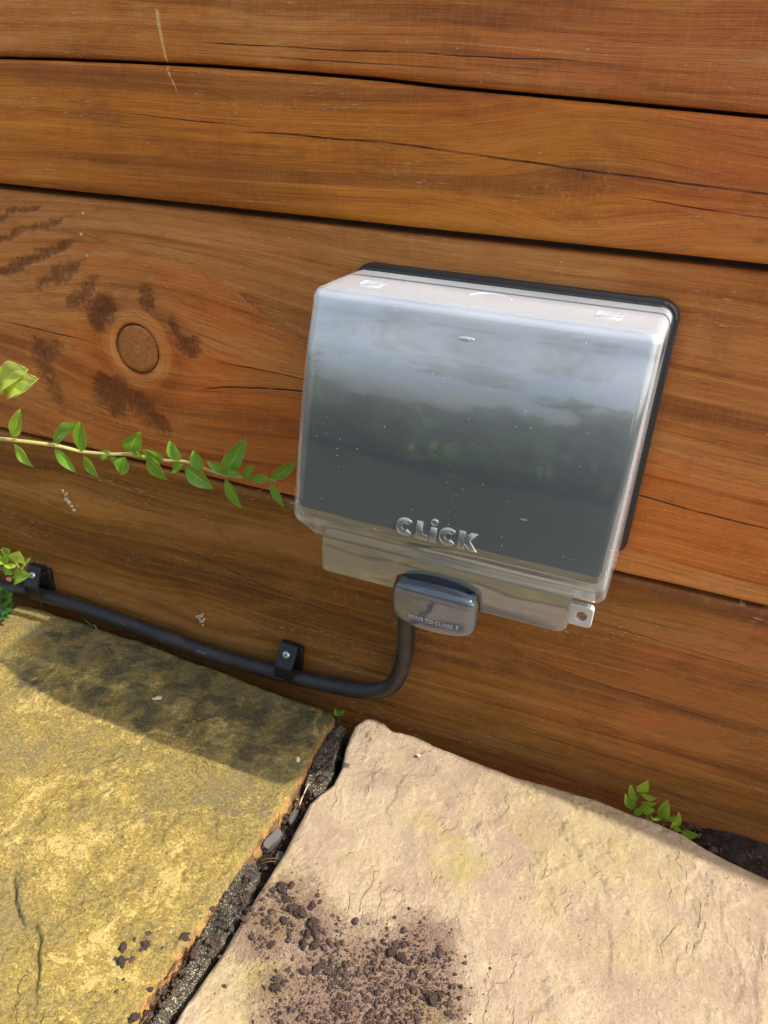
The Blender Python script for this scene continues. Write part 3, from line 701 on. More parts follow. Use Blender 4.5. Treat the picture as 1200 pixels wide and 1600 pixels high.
# ---------------------------------------------------------------- ground and lawn
gx = np.linspace(-0.75, 0.45, 150); gy = np.linspace(-0.72, 0.06, 110)
GX, GY = np.meshgrid(gx, gy)
GZ = -0.030 + 0.006 * fbm(GX * 45, GY * 45, 5) + 0.004 * fbm(GX * 160, GY * 160, 8)
foot = sstep(-0.075, -0.055, GY)
joint = sstep(-0.214, -0.206, GX) * (1 - sstep(-0.180, -0.172, GX)) * (1 - foot)
GZ = GZ - 0.022 * foot * (1 - sstep(0.060, 0.100, GX)) + 0.012 * foot * sstep(0.085, 0.125, GX) + 0.012 * joint
idx = np.arange(GX.size).reshape(GX.shape)
fs = [(idx[i, j], idx[i, j + 1], idx[i + 1, j + 1], idx[i + 1, j]) for i in range(GX.shape[0] - 1) for j in range(GX.shape[1] - 1)]
vs = list(zip(GX.ravel(), GY.ravel(), GZ.ravel()))
tag(mesh_obj('ground', vs, fs, M['ground']), kind='structure')
bm = bmesh.new()
bmesh.ops.create_grid(bm, x_segments=2, y_segments=2, size=120, matrix=Matrix.Translation((0, 0, -0.062)))
def lawn_mat():
    t = NT('lawn_grass')
    o = t.obj()
    c = t.mix(t.noise(o, 9, 6, 0.7), (0.020, 0.030, 0.012), (0.045, 0.062, 0.026))
    return t.done(t.bsdf(c, 0.9, t.bump(t.noise(o, 60, 5), 1.0, 0.03), 0.2))
tag(bm_obj('lawn', bm, lawn_mat(), smooth=False), kind='structure')

# ---------------------------------------------------------------- sleeper wall
wall = empty('sleeper_wall', (0, 0, 0))
tag(wall, 'stained brown timber wall of stacked horizontal sleepers behind the grey box', 'wall')
KX, KZ, KR = -0.4085, 0.2925, 0.0200
TORN = [
    ([(-0.56, 0.3600), (-0.5381, 0.3663), (-0.4950, 0.3790), (-0.4506, 0.3929)], 0.0016, 0.75),
    ([(-0.56, 0.379), (-0.5338, 0.3851), (-0.4765, 0.4004)], 0.0015, 0.7),
    ([(-0.5550, 0.3350), (-0.5343, 0.3433), (-0.4950, 0.3590), (-0.4531, 0.3768)], 0.0020, 0.95),
    ([(-0.5104, 0.3278), (-0.4800, 0.3450), (-0.4499, 0.3624)], 0.0035, 0.85),
    ([(-0.4785, 0.3169), (-0.4600, 0.330), (-0.4411, 0.3472)], 0.0040, 0.8),
    ([(-0.4532, 0.3000), (-0.4430, 0.318), (-0.4265, 0.3337)], 0.0060, 0.95),
    ([(-0.4480, 0.2690), (-0.4410, 0.2500), (-0.4350, 0.2260)], 0.0095, 1.0),
    ([(-0.4350, 0.2580), (-0.4150, 0.2480), (-0.4000, 0.2330), (-0.3780, 0.2190)], 0.0070, 0.8),
    ([(-0.4800, 0.2850), (-0.5120, 0.2790), (-0.5130, 0.2600), (-0.4950, 0.2140)], 0.0065, 0.7),
    ([(-0.4045, 0.3364), (-0.3863, 0.3322)], 0.0050, 0.85),
    ([(-0.3620, 0.3140), (-0.3590, 0.3030), (-0.3600, 0.2920)], 0.0055, 0.9),
    ([(-0.3760, 0.3270), (-0.3700, 0.3160), (-0.3680, 0.3050)], 0.0025, 0.7),
]
def sleeper(key, zlo, zhi, y0, seed, step=0.0022, label=None):
    """one timber: zlo / zhi are functions of x giving its lower and upper edge"""
    xs = np.concatenate([np.linspace(-1.7, -0.66, 20), np.arange(-0.64, 0.24, step), np.linspace(0.26, 1.35, 20)])
    nz = max(12, int((zhi(0) - zlo(0)) / step))
    r = 0.0022
    ss = np.linspace(0, 1, nz)
    # cross-section: back bottom, bottom round, front rows, top round, back top
    X_, S_ = np.meshgrid(xs, ss)
    zl = zlo(X_); zh = zhi(X_)
    Z_ = zl + (zh - zl) * S_
    db = np.minimum(Z_ - zl, zh - Z_)
    rr = r * (0.9 + 0.5 * fbm(X_ * 22, S_ * 2, seed + 70, 3))
    edge = np.where(db < rr, rr - np.sqrt(np.maximum(rr ** 2 - (rr - db) ** 2, 0)), 0)
    Y_ = y0 + edge + 0.0006 * fbm(X_ * 6, Z_ * 60, seed) + 0.0003 * fbm(X_ * 20, Z_ * 240, seed + 3)
    # grain field: lines run along x and part round the knots
    P_ = Z_ + 0.010 * fbm(X_ * 2.2, Z_ * 5.0, seed + 11, 3) + 0.02 * X_ * (1 if seed % 2 else -0.6)
    torn = np.zeros_like(X_); kr = np.full_like(X_, 9.0); tone = np.zeros_like(X_)
    knots = {'third': [(KX, KZ, 0.034, 1.0)], 'second': [(-0.072, 0.448, 0.016, 0.8), (-0.069, 0.425, 0.012, 0.6)], 'bottom': [(-0.508, 0.131, 0.013, 0.9), (-0.365, 0.044, 0.012, 0.9)], 'top': [(0.10, 0.52, 0.015, 0.6)]}.get(key, [])
    for kx, kz, ka, kg in knots:
        dx = (X_ - kx) * np.where(X_ > kx, 0.42, 0.62); dz = Z_ - kz
        d2 = dx * dx + dz * dz
        P_ = P_ - kg * dz * np.exp(-d2 / (2.2 * ka) ** 2) * 0.85
        if key == 'third':
            kr = np.sqrt(((X_ - kx) / 1.0) ** 2 + dz * dz) / KR
        else:
            torn = np.maximum(torn, 0.42 * np.exp(-(((X_ - kx) / (ka * 1.4)) ** 2 + (dz / (ka * 0.9)) ** 2)))
    if key == 'third':
        for poly, w, amt in TORN:
            d, s_, f_ = seg_dist(X_ + 0.006 * fbm(X_ * 75, Z_ * 75, 5, 5), Z_ + 0.006 * fbm(X_ * 75, Z_ * 75, 9, 5), poly)
            d = d / (0.40 + 0.75 * np.sin(np.pi * np.clip(f_, 0.02, 0.98)))
            torn = np.maximum(torn, amt * (1 - sstep(0.0, w * 3.6, d)) * np.clip(4 * f_ + 0.3, 0, 1) * np.clip(4 * (1 - f_) + 0.3, 0, 1))
        # orange heart wood under a slanting growth ring, paler wood above it
        wedge = np.interp(X_, [-0.6, -0.45, -0.3577, -0.3098, -0.2560, -0.1, 0.2], [0.372, 0.378, 0.3671, 0.3483, 0.3246, 0.30, 0.262])
        tone = sstep(-0.002, 0.0025, wedge - Z_) * 0.55
        P_ = P_ + 0.012 * sstep(-0.002, 0.002, wedge - Z_)
        tone = tone + 0.40 * np.exp(-(((X_ - KX) / 0.075) ** 2 + ((Z_ - KZ) / 0.055) ** 2))
        arc = np.interp(Z_, [0.18, 0.226, 0.2696, 0.2784], [-0.300, -0.3143, -0.3386, -0.3699])
        tone = tone + 0.18 * sstep(-0.001, 0.001, X_ - arc) * (Z_ < 0.279)
        Y_ = Y_ + 0.0010 * torn * (0.5 + vnoise(X_ * 700, Z_ * 700, 4))
        hole = np.sqrt(((X_ - KX) / 1.0) ** 2 + (Z_ - KZ) ** 2)
        Y_ = np.where(hole < KR * 1.03, Y_ + 0.0016, Y_)
        Y_ = Y_ - 0.0007 * np.exp(-((hole - KR * 1.35) / 0.004) ** 2)
    tone = tone + np.clip((X_ + 0.38) * (1.6 if key in ('second', 'top') else 1.0), -0.25, 0.60)  # golden left, redder right: warm bounce from the slabs put into the colour
    extra = {}
    for k, (poly, w) in enumerate(CHECKS[key]):
        cz = np.interp(X_, [p[0] for p in poly], [p[1] for p in poly]) + 0.0010 * fbm(X_ * 22, X_ * 0 + k, 3 + k, 4)
        extra['crack%d' % k] = np.clip((Z_ - cz) / w, -40, 40)
    if key in ('top', 'second'):
        cx = np.interp(Z_, [p[1] for p in SCRATCH[::-1]], [p[0] for p in SCRATCH[::-1]])
        extra['scratch'] = np.clip((X_ - cx) / np.interp(Z_, [0.478, 0.495, 0.52], [0.0006, 0.0010, 0.0017]), -30, 30)
    nx = len(xs)
    verts = np.stack([X_, Y_, Z_], -1).reshape(-1, 3)
    n0 = len(verts)
    bot = np.stack([xs, np.full(nx, 0.10), zlo(xs)], -1); top = np.stack([xs, np.full(nx, 0.10), zhi(xs)], -1)
    verts = np.concatenate([verts, bot, top])
    I = np.arange(n0).reshape(nz, nx)
    a = I[:-1, :-1].ravel(); b = I[:-1, 1:].ravel(); c = I[1:, 1:].ravel(); d = I[1:, :-1].ravel()
    faces = list(np.stack([a, b, c, d], -1))
    k = np.arange(nx - 1)
    faces += list(np.stack([n0 + k, n0 + k + 1, I[0, k + 1], I[0, k]], -1))
    faces += list(np.stack([I[-1, k], I[-1, k + 1], n0 + nx + k + 1, n0 + nx + k], -1))
    faces += list(np.stack([n0 + nx + k, n0 + nx + k + 1, n0 + k + 1, n0 + k], -1))
    for j in (0, nx - 1):
        loop = [n0 + j] + [I[i, j] for i in range(nz)] + [n0 + nx + j]
        faces.append(loop if j == 0 else loop[::-1])
    pad = lambda A, v=0.0: np.concatenate([A.ravel(), np.full(2 * nx, v)])
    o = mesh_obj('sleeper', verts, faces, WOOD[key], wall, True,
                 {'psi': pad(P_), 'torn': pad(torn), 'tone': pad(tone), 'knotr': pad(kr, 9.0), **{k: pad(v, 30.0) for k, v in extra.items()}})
    bm = bmesh.new(); bm.from_mesh(o.data)
    bmesh.ops.recalc_face_normals(bm, faces=bm.faces)
    bm.to_mesh(o.data); bm.free()
    if label: o['label'] = label
    return o

_tx = np.array([p[0] for p in B2_TOP]); _tz = np.array([p[1] for p in B2_TOP])
def edge_12(x): return np.interp(x, _tx, _tz) + 0.0006 * fbm(np.asarray(x) * 9, 0 * np.asarray(x), 41, 3)
def edge_23(x): return 0.4095 + 0.0006 * fbm(np.asarray(x) * 5, 0 * np.asarray(x) + 1, 42, 3)
def edge_34(x): return 0.1890 + 0.0007 * fbm(np.asarray(x) * 5, 0 * np.asarray(x) + 2, 43, 3)
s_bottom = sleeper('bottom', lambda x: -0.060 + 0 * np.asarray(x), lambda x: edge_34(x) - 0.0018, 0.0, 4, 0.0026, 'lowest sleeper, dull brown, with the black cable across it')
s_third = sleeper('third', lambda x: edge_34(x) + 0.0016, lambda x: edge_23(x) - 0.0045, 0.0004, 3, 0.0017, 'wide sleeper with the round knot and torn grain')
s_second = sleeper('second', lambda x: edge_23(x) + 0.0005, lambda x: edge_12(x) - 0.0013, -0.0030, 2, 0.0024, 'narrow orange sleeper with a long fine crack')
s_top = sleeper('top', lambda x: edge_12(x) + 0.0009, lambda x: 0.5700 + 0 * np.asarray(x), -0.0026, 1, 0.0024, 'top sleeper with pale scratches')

# unseen coping sleeper added on top, skewed to shade the pink slab's edge
bm = bmesh.new()
bevel_box(bm, (-0.9, 0.0, 0.0), (0.9, 0.2, 0.075), 0.004, 2)
coping_caster = bm_obj('sleeper', bm, plain('wood_coping_caster', (0.27, 0.11, 0.035), 0.55, 0.35, 0.3, 200, 0.3), wall, False)
coping_caster.location = (0.45, -0.0062, 0.5712); coping_caster.rotation_euler = (0, 0, math.radians(-6.6))

# knot disc set in the wide sleeper
def disc(cx, cz, r, y, dome, n=40, rings=6, wob=0.06, seed=3):
    vs = [(cx, y - dome, cz)]; fs = []
    for k in range(1, rings + 1):
        for i in range(n):
            a = 2 * math.pi * i / n
            rr = r * k / rings * (1 + (0.10 if wob > 0 else 0) * (vnoise(np.array(math.cos(a) * 1.1 + 9), np.array(math.sin(a) * 1.1 + 2), seed + 1) - 0.5) + wob * (vnoise(np.array(math.cos(a) * 2 + 5), np.array(math.sin(a) * 2 + 5), seed) - 0.5))
            yy = y - dome * (1 - (k / rings) ** 4)
            vs.append((cx + rr * math.cos(a), yy, cz + rr * math.sin(a)))
    for i in range(n):
        fs.append((0, 1 + (i + 1) % n, 1 + i))
    for k in range(rings - 1):
        for i in range(n):
            a = 1 + k * n + i; b = 1 + k * n + (i + 1) % n
            fs.append((a, b, b + n, a + n))
    base = len(vs)
    for i in range(n):
        x, yy, z = vs[1 + (rings - 1) * n + i]
        vs.append((x, y + 0.004, z))
    for i in range(n):
        a = 1 + (rings - 1) * n + i; b = 1 + (rings - 1) * n + (i + 1) % n
        fs.append((a, b, base + (i + 1) % n, base + i))
    return vs, fs
kv, kf = disc(KX, KZ, KR * 0.985, 0.0009, 0.0006)
kn = mesh_obj('knot', kv, kf, knot_mat(), s_third)
kn['label'] = 'round knot with a dark ring round it'

def flake(name, pts, parent, mat, seed, y=-0.0015, r0=0.0028):
    rng = random.Random(seed)
    bm = bmesh.new()
    for x, z in pts:
        r = r0 * rng.uniform(0.5, 1.0)
        m = Matrix.Translation((x, y, z)) @ Matrix.Rotation(rng.uniform(0, 3), 4, 'Y') @ Matrix.Diagonal((r * rng.uniform(0.5, 0.9), 0.0016, r * rng.uniform(0.7, 1.4), 1))
        g = bmesh.ops.create_icosphere(bm, subdivisions=2, radius=1.0, matrix=m)
        for v in g['verts']:
            v.co += Vector((rng.uniform(-1, 1), rng.uniform(-0.4, 0.4), rng.uniform(-1, 1))) * r * 0.22
    o = bm_obj(name, bm, mat, parent, False)
    return o
f1 = flake('resin_crust', [(-0.511, 0.139), (-0.508, 0.136), (-0.509, 0.131), (-0.506, 0.128), (-0.503, 0.125), (-0.501, 0.121)], s_bottom, M['resin'], 4, -0.0002, 0.0042)
f2 = flake('resin_crust', [(-0.3665, 0.0385), (-0.3645, 0.0365), (-0.3625, 0.0400), (-0.3605, 0.0425), (-0.3620, 0.0340), (-0.3590, 0.0375), (-0.361, 0.030)], s_bottom, M['resin'], 9, -0.0002, 0.0032)
f3 = flake('raised_splinters', [(-0.4480 + 0.0, 0.394), (-0.452, 0.378), (-0.449, 0.3625), (-0.066, 0.4285), (-0.062, 0.426), (-0.060, 0.4235)], s_third, M['resin'], 2, 0.0002, 0.0016)

# ---------------------------------------------------------------- patio slabs
patio = empty('patio', (0, 0, 0))
tag(patio, kind='structure')

def resample(poly, n):
    P = np.array(poly, float)
    L = np.concatenate([[0], np.cumsum(np.hypot(*np.diff(P, axis=0).T))])
    t = np.linspace(0, L[-1], n)
    return np.stack([np.interp(t, L, P[:, 0]), np.interp(t, L, P[:, 1])], -1)

def coons(left, right, back, front, nu, nv):
    """left/right run from back to front; back/front run from left to right"""
    u = np.linspace(0, 1, nu)[None, :, None]; v = np.linspace(0, 1, nv)[:, None, None]
    Lf = resample(left, nv)[:, None]; Rt = resample(right, nv)[:, None]; Bk = resample(back, nu)[None]; Fr = resample(front, nu)[None]
    return ((1 - u) * Lf + u * Rt + (1 - v) * Bk + v * Fr - ((1 - u) * (1 - v) * Bk[:, :1] + u * (1 - v) * Bk[:, -1:] + (1 - u) * v * Fr[:, :1] + u * v * Fr[:, -1:]))

def slab(left, right, back, front, nu, nv, mat, seed, thick=0.034, attrs=None, hfun=None, label=None):
    Pq = coons(left, right, back, front, nu, nv)
    X_ = Pq[..., 0]; Y_ = Pq[..., 1]
    border = np.concatenate([Pq[0, :], Pq[1:, -1], Pq[-1, -2::-1], Pq[-2:0:-1, 0]])
    # distance to the border for the broken arris
    d = np.full(X_.shape, 1.0)
    for k in range(0, len(border)):
        a = border[k]; b = border[(k + 1) % len(border)]
        if abs(a[0]) > 1.5: pass
        dd = np.hypot(X_ - (a[0] + b[0]) / 2, Y_ - (a[1] + b[1]) / 2)
        d = np.minimum(d, dd)
    w = 0.0030 * (1.0 + 0.9 * fbm(X_ * 30, Y_ * 30, seed + 4, 3))
    drop = 0.0019 * (1 + 0.8 * fbm(X_ * 40, Y_ * 40, seed + 8, 3)) * (1 - sstep(0, w, d)) ** 1.5
    Z_ = 0.0009 * fbm(X_ * 14, Y_ * 14, seed) + 0.0007 * fbm(X_ * 55, Y_ * 55, seed + 1) + 0.0003 * fbm(X_ * 190, Y_ * 190, seed + 2, 3)
    if hfun is not None: Z_ = Z_ + hfun(X_, Y_)
    Z_ = Z_ - drop
    verts = [np.stack([X_, Y_, Z_], -1).reshape(-1, 3)]
    I = np.arange(X_.size).reshape(X_.shape)
    a = I[:-1, :-1].ravel(); b = I[:-1, 1:].ravel(); c = I[1:, 1:].ravel(); e = I[1:, :-1].ravel()
    faces = list(np.stack([a, e, c, b], -1))
    ring = np.concatenate([I[0, :], I[1:, -1], I[-1, -2::-1], I[-2:0:-1, 0]])
    cx, cy = X_.mean(), Y_.mean()
    nb = len(ring); prev = ring; base = X_.size
    bp = np.stack([X_.ravel()[ring], Y_.ravel()[ring], Z_.ravel()[ring]], -1)
    nrm = np.roll(bp, -1, 0)[:, :2] - np.roll(bp, 1, 0)[:, :2]
    nrm = np.stack([-nrm[:, 1], nrm[:, 0]], -1); nrm /= np.linalg.norm(nrm, axis=1, keepdims=True) + 1e-9
    sgn = np.sign(((bp[:, :2] - [cx, cy]) * nrm).sum(1).mean())
    nrm *= sgn
    lv = 9
    for k in range(1, lv + 1):
        f = k / lv
        zz = bp[:, 2] * (1 - f) + (-thick) * f
        arc = np.arange(nb) * 0.12
        off = 0.0016 * fbm(arc * 1.1, np.full(nb, f * 5.0), seed + 20, 4) + 0.0010 * fbm(arc * 4, np.full(nb, f * 11.0), seed + 21, 3) + 0.0035 * min(1, f * 1.6)
        q = bp.copy(); q[:, :2] += nrm * (off[:, None] - 0.0006); q[:, 2] = zz
        verts.append(q)
        cur = base + np.arange(nb)
        for i in range(nb):
            j = (i + 1) % nb
            faces.append((prev[i], prev[j], cur[j], cur[i]))
        prev = cur; base += nb
    faces.append(tuple(prev))
    V = np.concatenate(verts)
    at = {}
    n_top = X_.size
    for k, fn in (attrs or {}).items():
        at[k] = np.concatenate([fn(X_, Y_).ravel(), np.zeros(len(V) - n_top)])
    side = np.concatenate([np.zeros(n_top), np.ones(len(V) - n_top)])
    side[:n_top] = np.clip(1.0 - d.ravel() / 0.0016, 0, 1) * 0.5
    at['side'] = side
    for k in ('moss', 'dirt'):
        at.setdefault(k, np.zeros(len(V)))
    o = mesh_obj('paving_stone', V, faces, mat, patio, True, at)
    bm = bmesh.new(); bm.from_mesh(o.data); bmesh.ops.recalc_face_normals(bm, faces=bm.faces); bm.to_mesh(o.data); bm.free()
    if label: o['label'] = label
    return o

def ledges(polys, amp, fall=0.03):
    def f(X_, Y_):
        Z_ = np.zeros_like(X_)
        for k, p in enumerate(polys):
            wx = X_ + 0.0022 * fbm(X_ * 120, Y_ * 120, 60 + k); wy = Y_ + 0.0022 * fbm(X_ * 120, Y_ * 120, 80 + k)
            d, s, fr = seg_dist(wx, wy, p)
            sd = d * s
            ends = np.clip(np.minimum(fr, 1 - fr) * 6, 0, 1)
            Z_ = Z_ + amp * (1 if k % 2 else -1) * (sstep(-0.0005, 0.0005, sd) - 0.5) * np.exp(-d / fall) * ends
        return Z_
    return f

def blobs(lst, sharp=1.0):
    def f(X_, Y_):
        a = np.zeros_like(X_)
        for x, y, r, amt in lst:
            a = np.maximum(a, amt * np.exp(-((X_ - x) ** 2 + (Y_ - y) ** 2) / (r * r)))
        return a
    return f

def flakes(amp, sc, th, seed):
    def f(X_, Y_):
        n = fbm(X_ * sc, Y_ * sc, seed, 5)
        return amp * (sstep(th - 0.02, th + 0.02, n) + sstep(th + 0.16, th + 0.20, n) - sstep(-th - 0.02, -th + 0.02, -n) * 0.6)
    return f

L_left = [(-0.5780, -0.0190), (-0.5790, -0.10), (-0.5765, -0.2), (-0.578, -0.35), (-0.578, -0.44)]
L_back = [(-0.5780, -0.0190), (-0.5682, -0.0155), (-0.5523, -0.0142), (-0.5204, -0.0152), (-0.4823, -0.0151), (-0.4392, -0.0172), (-0.4267, -0.0150), (-0.3642, -0.0197), (-0.3133, -0.0205), (-0.2765, -0.0250), (-0.2361, -0.0268), (-0.2122, -0.0275), (-0.2049, -0.0322)]
L_right = [(-0.2049, -0.0322), (-0.2042, -0.0460), (-0.2052, -0.0563), (-0.2037, -0.0881), (-0.2005, -0.1158), (-0.2020, -0.136), (-0.2018, -0.1752), (-0.2030, -0.2307), (-0.2048, -0.2602), (-0.2055, -0.2823), (-0.2070, -0.3072), (-0.2060, -0.37), (-0.207, -0.44)]
L_front = [(-0.578, -0.44), (-0.4, -0.441), (-0.207, -0.44)]
MOSS = [(-0.45, -0.075, 0.022, 0.8), (-0.49, -0.10, 0.022, 0.75), (-0.395, -0.095, 0.020, 0.95), (-0.43, -0.105, 0.018, 0.8), (-0.315, -0.055, 0.026, 0.85), (-0.345, -0.10, 0.016, 1.0), (-0.30, -0.095, 0.013, 1.0),
        (-0.255, -0.105, 0.016, 1.0), (-0.235, -0.075, 0.024, 0.75), (-0.36, -0.04, 0.014, 0.8), (-0.52, -0.055, 0.018, 0.6), (-0.41, -0.04, 0.016, 0.5), (-0.27, -0.045, 0.02, 0.5), (-0.415, -0.275, 0.034, 1.0), (-0.385, -0.29, 0.022, 0.7), (-0.395, -0.315, 0.034, 0.9), (-0.45, -0.25, 0.03, 0.8), (-0.29, -0.30, 0.03, 0.45), (-0.225, -0.28, 0.02, 0.45)]
_mb = blobs(MOSS)
def moss_shade_l(X_, Y_):
    wx = X_ + 0.016 * fbm(X_ * 45, Y_ * 45, 90); wy = Y_ + 0.016 * fbm(X_ * 45, Y_ * 45, 92)
    film = 0.66 * sstep(-0.150, -0.095, Y_ + 0.02 * fbm(X_ * 12, Y_ * 12, 94))  # dark back strip: the box's shade put into the slab colour
    corner = sstep(-0.540, -0.505, X_ + 0.35 * (Y_ + 0.03))  # no painted shade on the sunlit corner
    return np.maximum(film, 0.95 * _mb(wx, wy)) * corner
lf1 = ledges(L_LEDGES, 0.0034, 0.026); lf2 = flakes(0.0004, 16, 0.10, 7)
slab(L_left, L_right, L_back, L_front, 300, 340, M['stone_left'], 21, 0.036,
     {'moss': moss_shade_l, 'dirt': blobs([(x, y, 0.010, 0.5) for x, y, s in L_CRUMB])},
     lambda a, b: lf1(a, b) + lf2(a, b), 'yellow lichened paving stone with dark algae patches')

R_left = [(-0.1795, -0.0215), (-0.1844, -0.0340), (-0.1836, -0.0463), (-0.1810, -0.0618), (-0.1752, -0.0823), (-0.1740, -0.1010), (-0.1800, -0.1150), (-0.1826, -0.1250), (-0.1816, -0.1417), (-0.1795, -0.1714), (-0.1797, -0.1943), (-0.1803, -0.2106), (-0.1797, -0.2354), (-0.1800, -0.2584), (-0.1819, -0.2826), (-0.1827, -0.3006), (-0.181, -0.37), (-0.183, -0.44)]
R_back = [(-0.1795, -0.0215), (-0.1740, -0.0186), (-0.1636, -0.0184), (-0.1534, -0.0250), (-0.1320, -0.0230), (-0.1132, -0.0258), (-0.0761, -0.0274), (-0.0445, -0.0300), (0.0000, -0.0280), (0.0269, -0.0276), (0.0484, -0.0295), (0.0698, -0.0311), (0.0860, -0.0336), (0.1150, -0.0423), (0.1296, -0.0447), (0.1480, -0.0487), (0.22, -0.052), (0.30, -0.050)]
R_right = [(0.30, -0.050), (0.303, -0.2), (0.30, -0.44)]
R_front = [(-0.183, -0.44), (0.05, -0.438), (0.30, -0.44)]
SOIL = [(x, y, s / 1150.0, 0.85) for x, y, s in R_CRUMB]
OLIVE = [(-0.10, -0.10, 0.03, 0.5), (-0.06, -0.13, 0.035, 0.7), (-0.02, -0.075, 0.04, 0.55), (0.05, -0.07, 0.03, 0.5), (-0.155, -0.225, 0.018, 0.8), (-0.145, -0.255, 0.02, 0.8), (-0.05, -0.235, 0.018, 0.9), (-0.15, -0.06, 0.03, 0.35), (-0.13, -0.155, 0.03, 0.5), (0.10, -0.09, 0.02, 0.4)]
rf1 = ledges(R_LEDGES, 0.0007, 0.020); rf2 = flakes(0.00055, 13, 0.08, 17)
slab(R_left, R_right, R_back, R_front, 420, 330, M['stone_right'], 51, 0.036,
     {'moss': blobs(OLIVE), 'dirt': blobs(SOIL)}, lambda a, b: rf1(a, b) + rf2(a, b), 'pinkish buff paving stone with soil spilt on it')

# more of the same paving beyond the frame
def plain_slab(x0, x1, y0, y1, mat, seed):
    j = lambda k: 0.004 * math.sin(seed * 3.1 + k * 2.3)
    slab([(x0, y0), (x0 + j(1), (y0 + y1) / 2), (x0, y1)], [(x1, y0), (x1 + j(2), (y0 + y1) / 2), (x1, y1)],
         [(x0, y0), ((x0 + x1) / 2, y0 + j(3)), (x1, y0)], [(x0, y1), ((x0 + x1) / 2, y1 + j(4)), (x1, y1)], 50, 50, mat, seed)
for k, (a, b, c, d) in enumerate([(-1.15, -0.60, -0.075, -0.44), (-1.15, -0.72, -0.462, -0.90), (-0.70, -0.30, -0.462, -0.90), (-0.28, 0.16, -0.462, -0.90), (0.18, 0.62, -0.462, -0.90), (0.325, 0.80, -0.055, -0.44), (0.82, 1.3, -0.055, -0.44), (0.64, 1.3, -0.462, -0.90),
                                  (-1.70, -1.17, -0.06, -0.44), (-1.70, -1.17, -0.462, -0.90)]):
    plain_slab(a, b, c, d, M['stone_right'] if k in (1, 4, 5, 7, 8) else M['stone_left'], 200 + 7 * k)

# mortar left in the joint
def mortar(outline, seed, top, label):
    P = resample(outline + outline[:1], 90)[:-1]
    c = P.mean(0)
    # spine based fill: rings shrink towards the spine
    order = np.argsort(P[:, 1]); 
    spine = lambda y: np.interp(y, ys, xs_)
    ys, xs_ = [], []
    for yv in np.linspace(P[:, 1].min() + 0.002, P[:, 1].max() - 0.002, 24):
        hits = []
        for i in range(len(P)):
            a = P[i]; b = P[(i + 1) % len(P)]
            if (a[1] - yv) * (b[1] - yv) <= 0 and abs(a[1] - b[1]) > 1e-9:
                t = (yv - a[1]) / (b[1] - a[1]); hits.append(a[0] + t * (b[0] - a[0]))
        if len(hits) >= 2:
            ys.append(yv); xs_.append((min(hits) + max(hits)) / 2)
    vs, fs = [], []
    rings = 12; n = 360
    P = resample(outline + outline[:1], n + 1)[:-1]
    mid = np.stack([spine(P[:, 1]), np.clip(P[:, 1], min(ys), max(ys))], -1)
    ar = np.arange(n) / n * 60
    Pn = np.roll(P, -1, 0) - np.roll(P, 1, 0); Pn = np.stack([Pn[:, 1], -Pn[:, 0]], -1); Pn /= np.linalg.norm(Pn, axis=1, keepdims=True)
    P = P + Pn * (0.0024 * fbm(ar * 0.8, ar * 0, seed + 40, 5))[:, None]
    V = []
    for k in range(rings + 1):
        f = k / rings
        q = P * (1 - f) + mid * f
        wx = q[:, 0] + 0.0008 * fbm(q[:, 0] * 300, q[:, 1] * 300, seed + 5); wy = q[:, 1] + 0.0008 * fbm(q[:, 0] * 300, q[:, 1] * 300, seed + 6)
        z = top + 0.0030 * fbm(q[:, 0] * 70, q[:, 1] * 70, seed) + 0.0024 * fbm(q[:, 0] * 330, q[:, 1] * 330, seed + 1) - 0.009 * (1 - f) ** 22
        V.append(np.stack([wx, wy, z], -1))
    q = P.copy()
    V.append(np.stack([q[:, 0], q[:, 1], np.full(n, -0.034)], -1))
    allv = np.concatenate([V[-1]] + V[:-1])
    faces = []
    for k in range(rings + 1):
        for i in range(n):
            j = (i + 1) % n
            faces.append((k * n + i, k * n + j, (k + 1) * n + j, (k + 1) * n + i))
    o = mesh_obj('mortar_joint', allv, faces, M['mortar'], patio)
    bm = bmesh.new(); bm.from_mesh(o.data); bmesh.ops.recalc_face_normals(bm, faces=bm.faces); bm.to_mesh(o.data); bm.free()
    o['label'] = label
mortar(M1, 3, -0.0065, 'short crumbling piece of mortar by the wall end of the joint')
mortar(M2, 9, -0.0055, 'long strip of gritty grey mortar in the joint')

# ---------------------------------------------------------------- weatherproof socket box
box = empty('socket_box', (-0.105, 0.0, 0.2))
tag(box, 'grey clear-lidded weatherproof socket box screwed to the timber wall', 'socket box')
def part(o):
    return adopt(o, box)
# rubber gasket: a rounded frame with a raised lip
bm = bmesh.new()
prism(bm, rrect(-0.2125, 0.0016, 0.2075, 0.3845, 0.012, 8), -0.0085, -0.0001, 0.0028, 3)
g = part(autosmooth(bm_obj('gasket', bm, M['rubber']), 50))
bm = bmesh.new()
prism(bm, rrect(-0.2098, -0.0012, 0.2105, 0.3820, 0.010, 8), -0.0145, -0.0086, 0.0022, 3)
autosmooth(bm_obj('gasket_lip', bm, M['rubber'], g), 50).matrix_parent_inverse = Matrix.Identity(4)
g_lip = g.children[0]
g_lip.matrix_parent_inverse = Matrix.Identity(4)

# back box and the socket plate behind the lid
bm = bmesh.new()
prism(bm, rrect(-0.2020, -0.0080, 0.2130, 0.3755, 0.008, 6), -0.0640, -0.0147, 0.001, 2)
part(autosmooth(bm_obj('back_box', bm, M['base']), 40))
bm = bmesh.new()
prism(bm, rrect(-0.2045, -0.0070, 0.2350, 0.3700, 0.006, 5), -0.0680, -0.0642, 0.001, 2)
# the plate leans with the cover, its foot standing further out
for v in bm.verts:
    v.co.y -= 0.0075 + 0.185 * (0.370 - v.co.z)
sp = part(autosmooth(bm_obj('socket_plate', bm, M['socket']), 40))

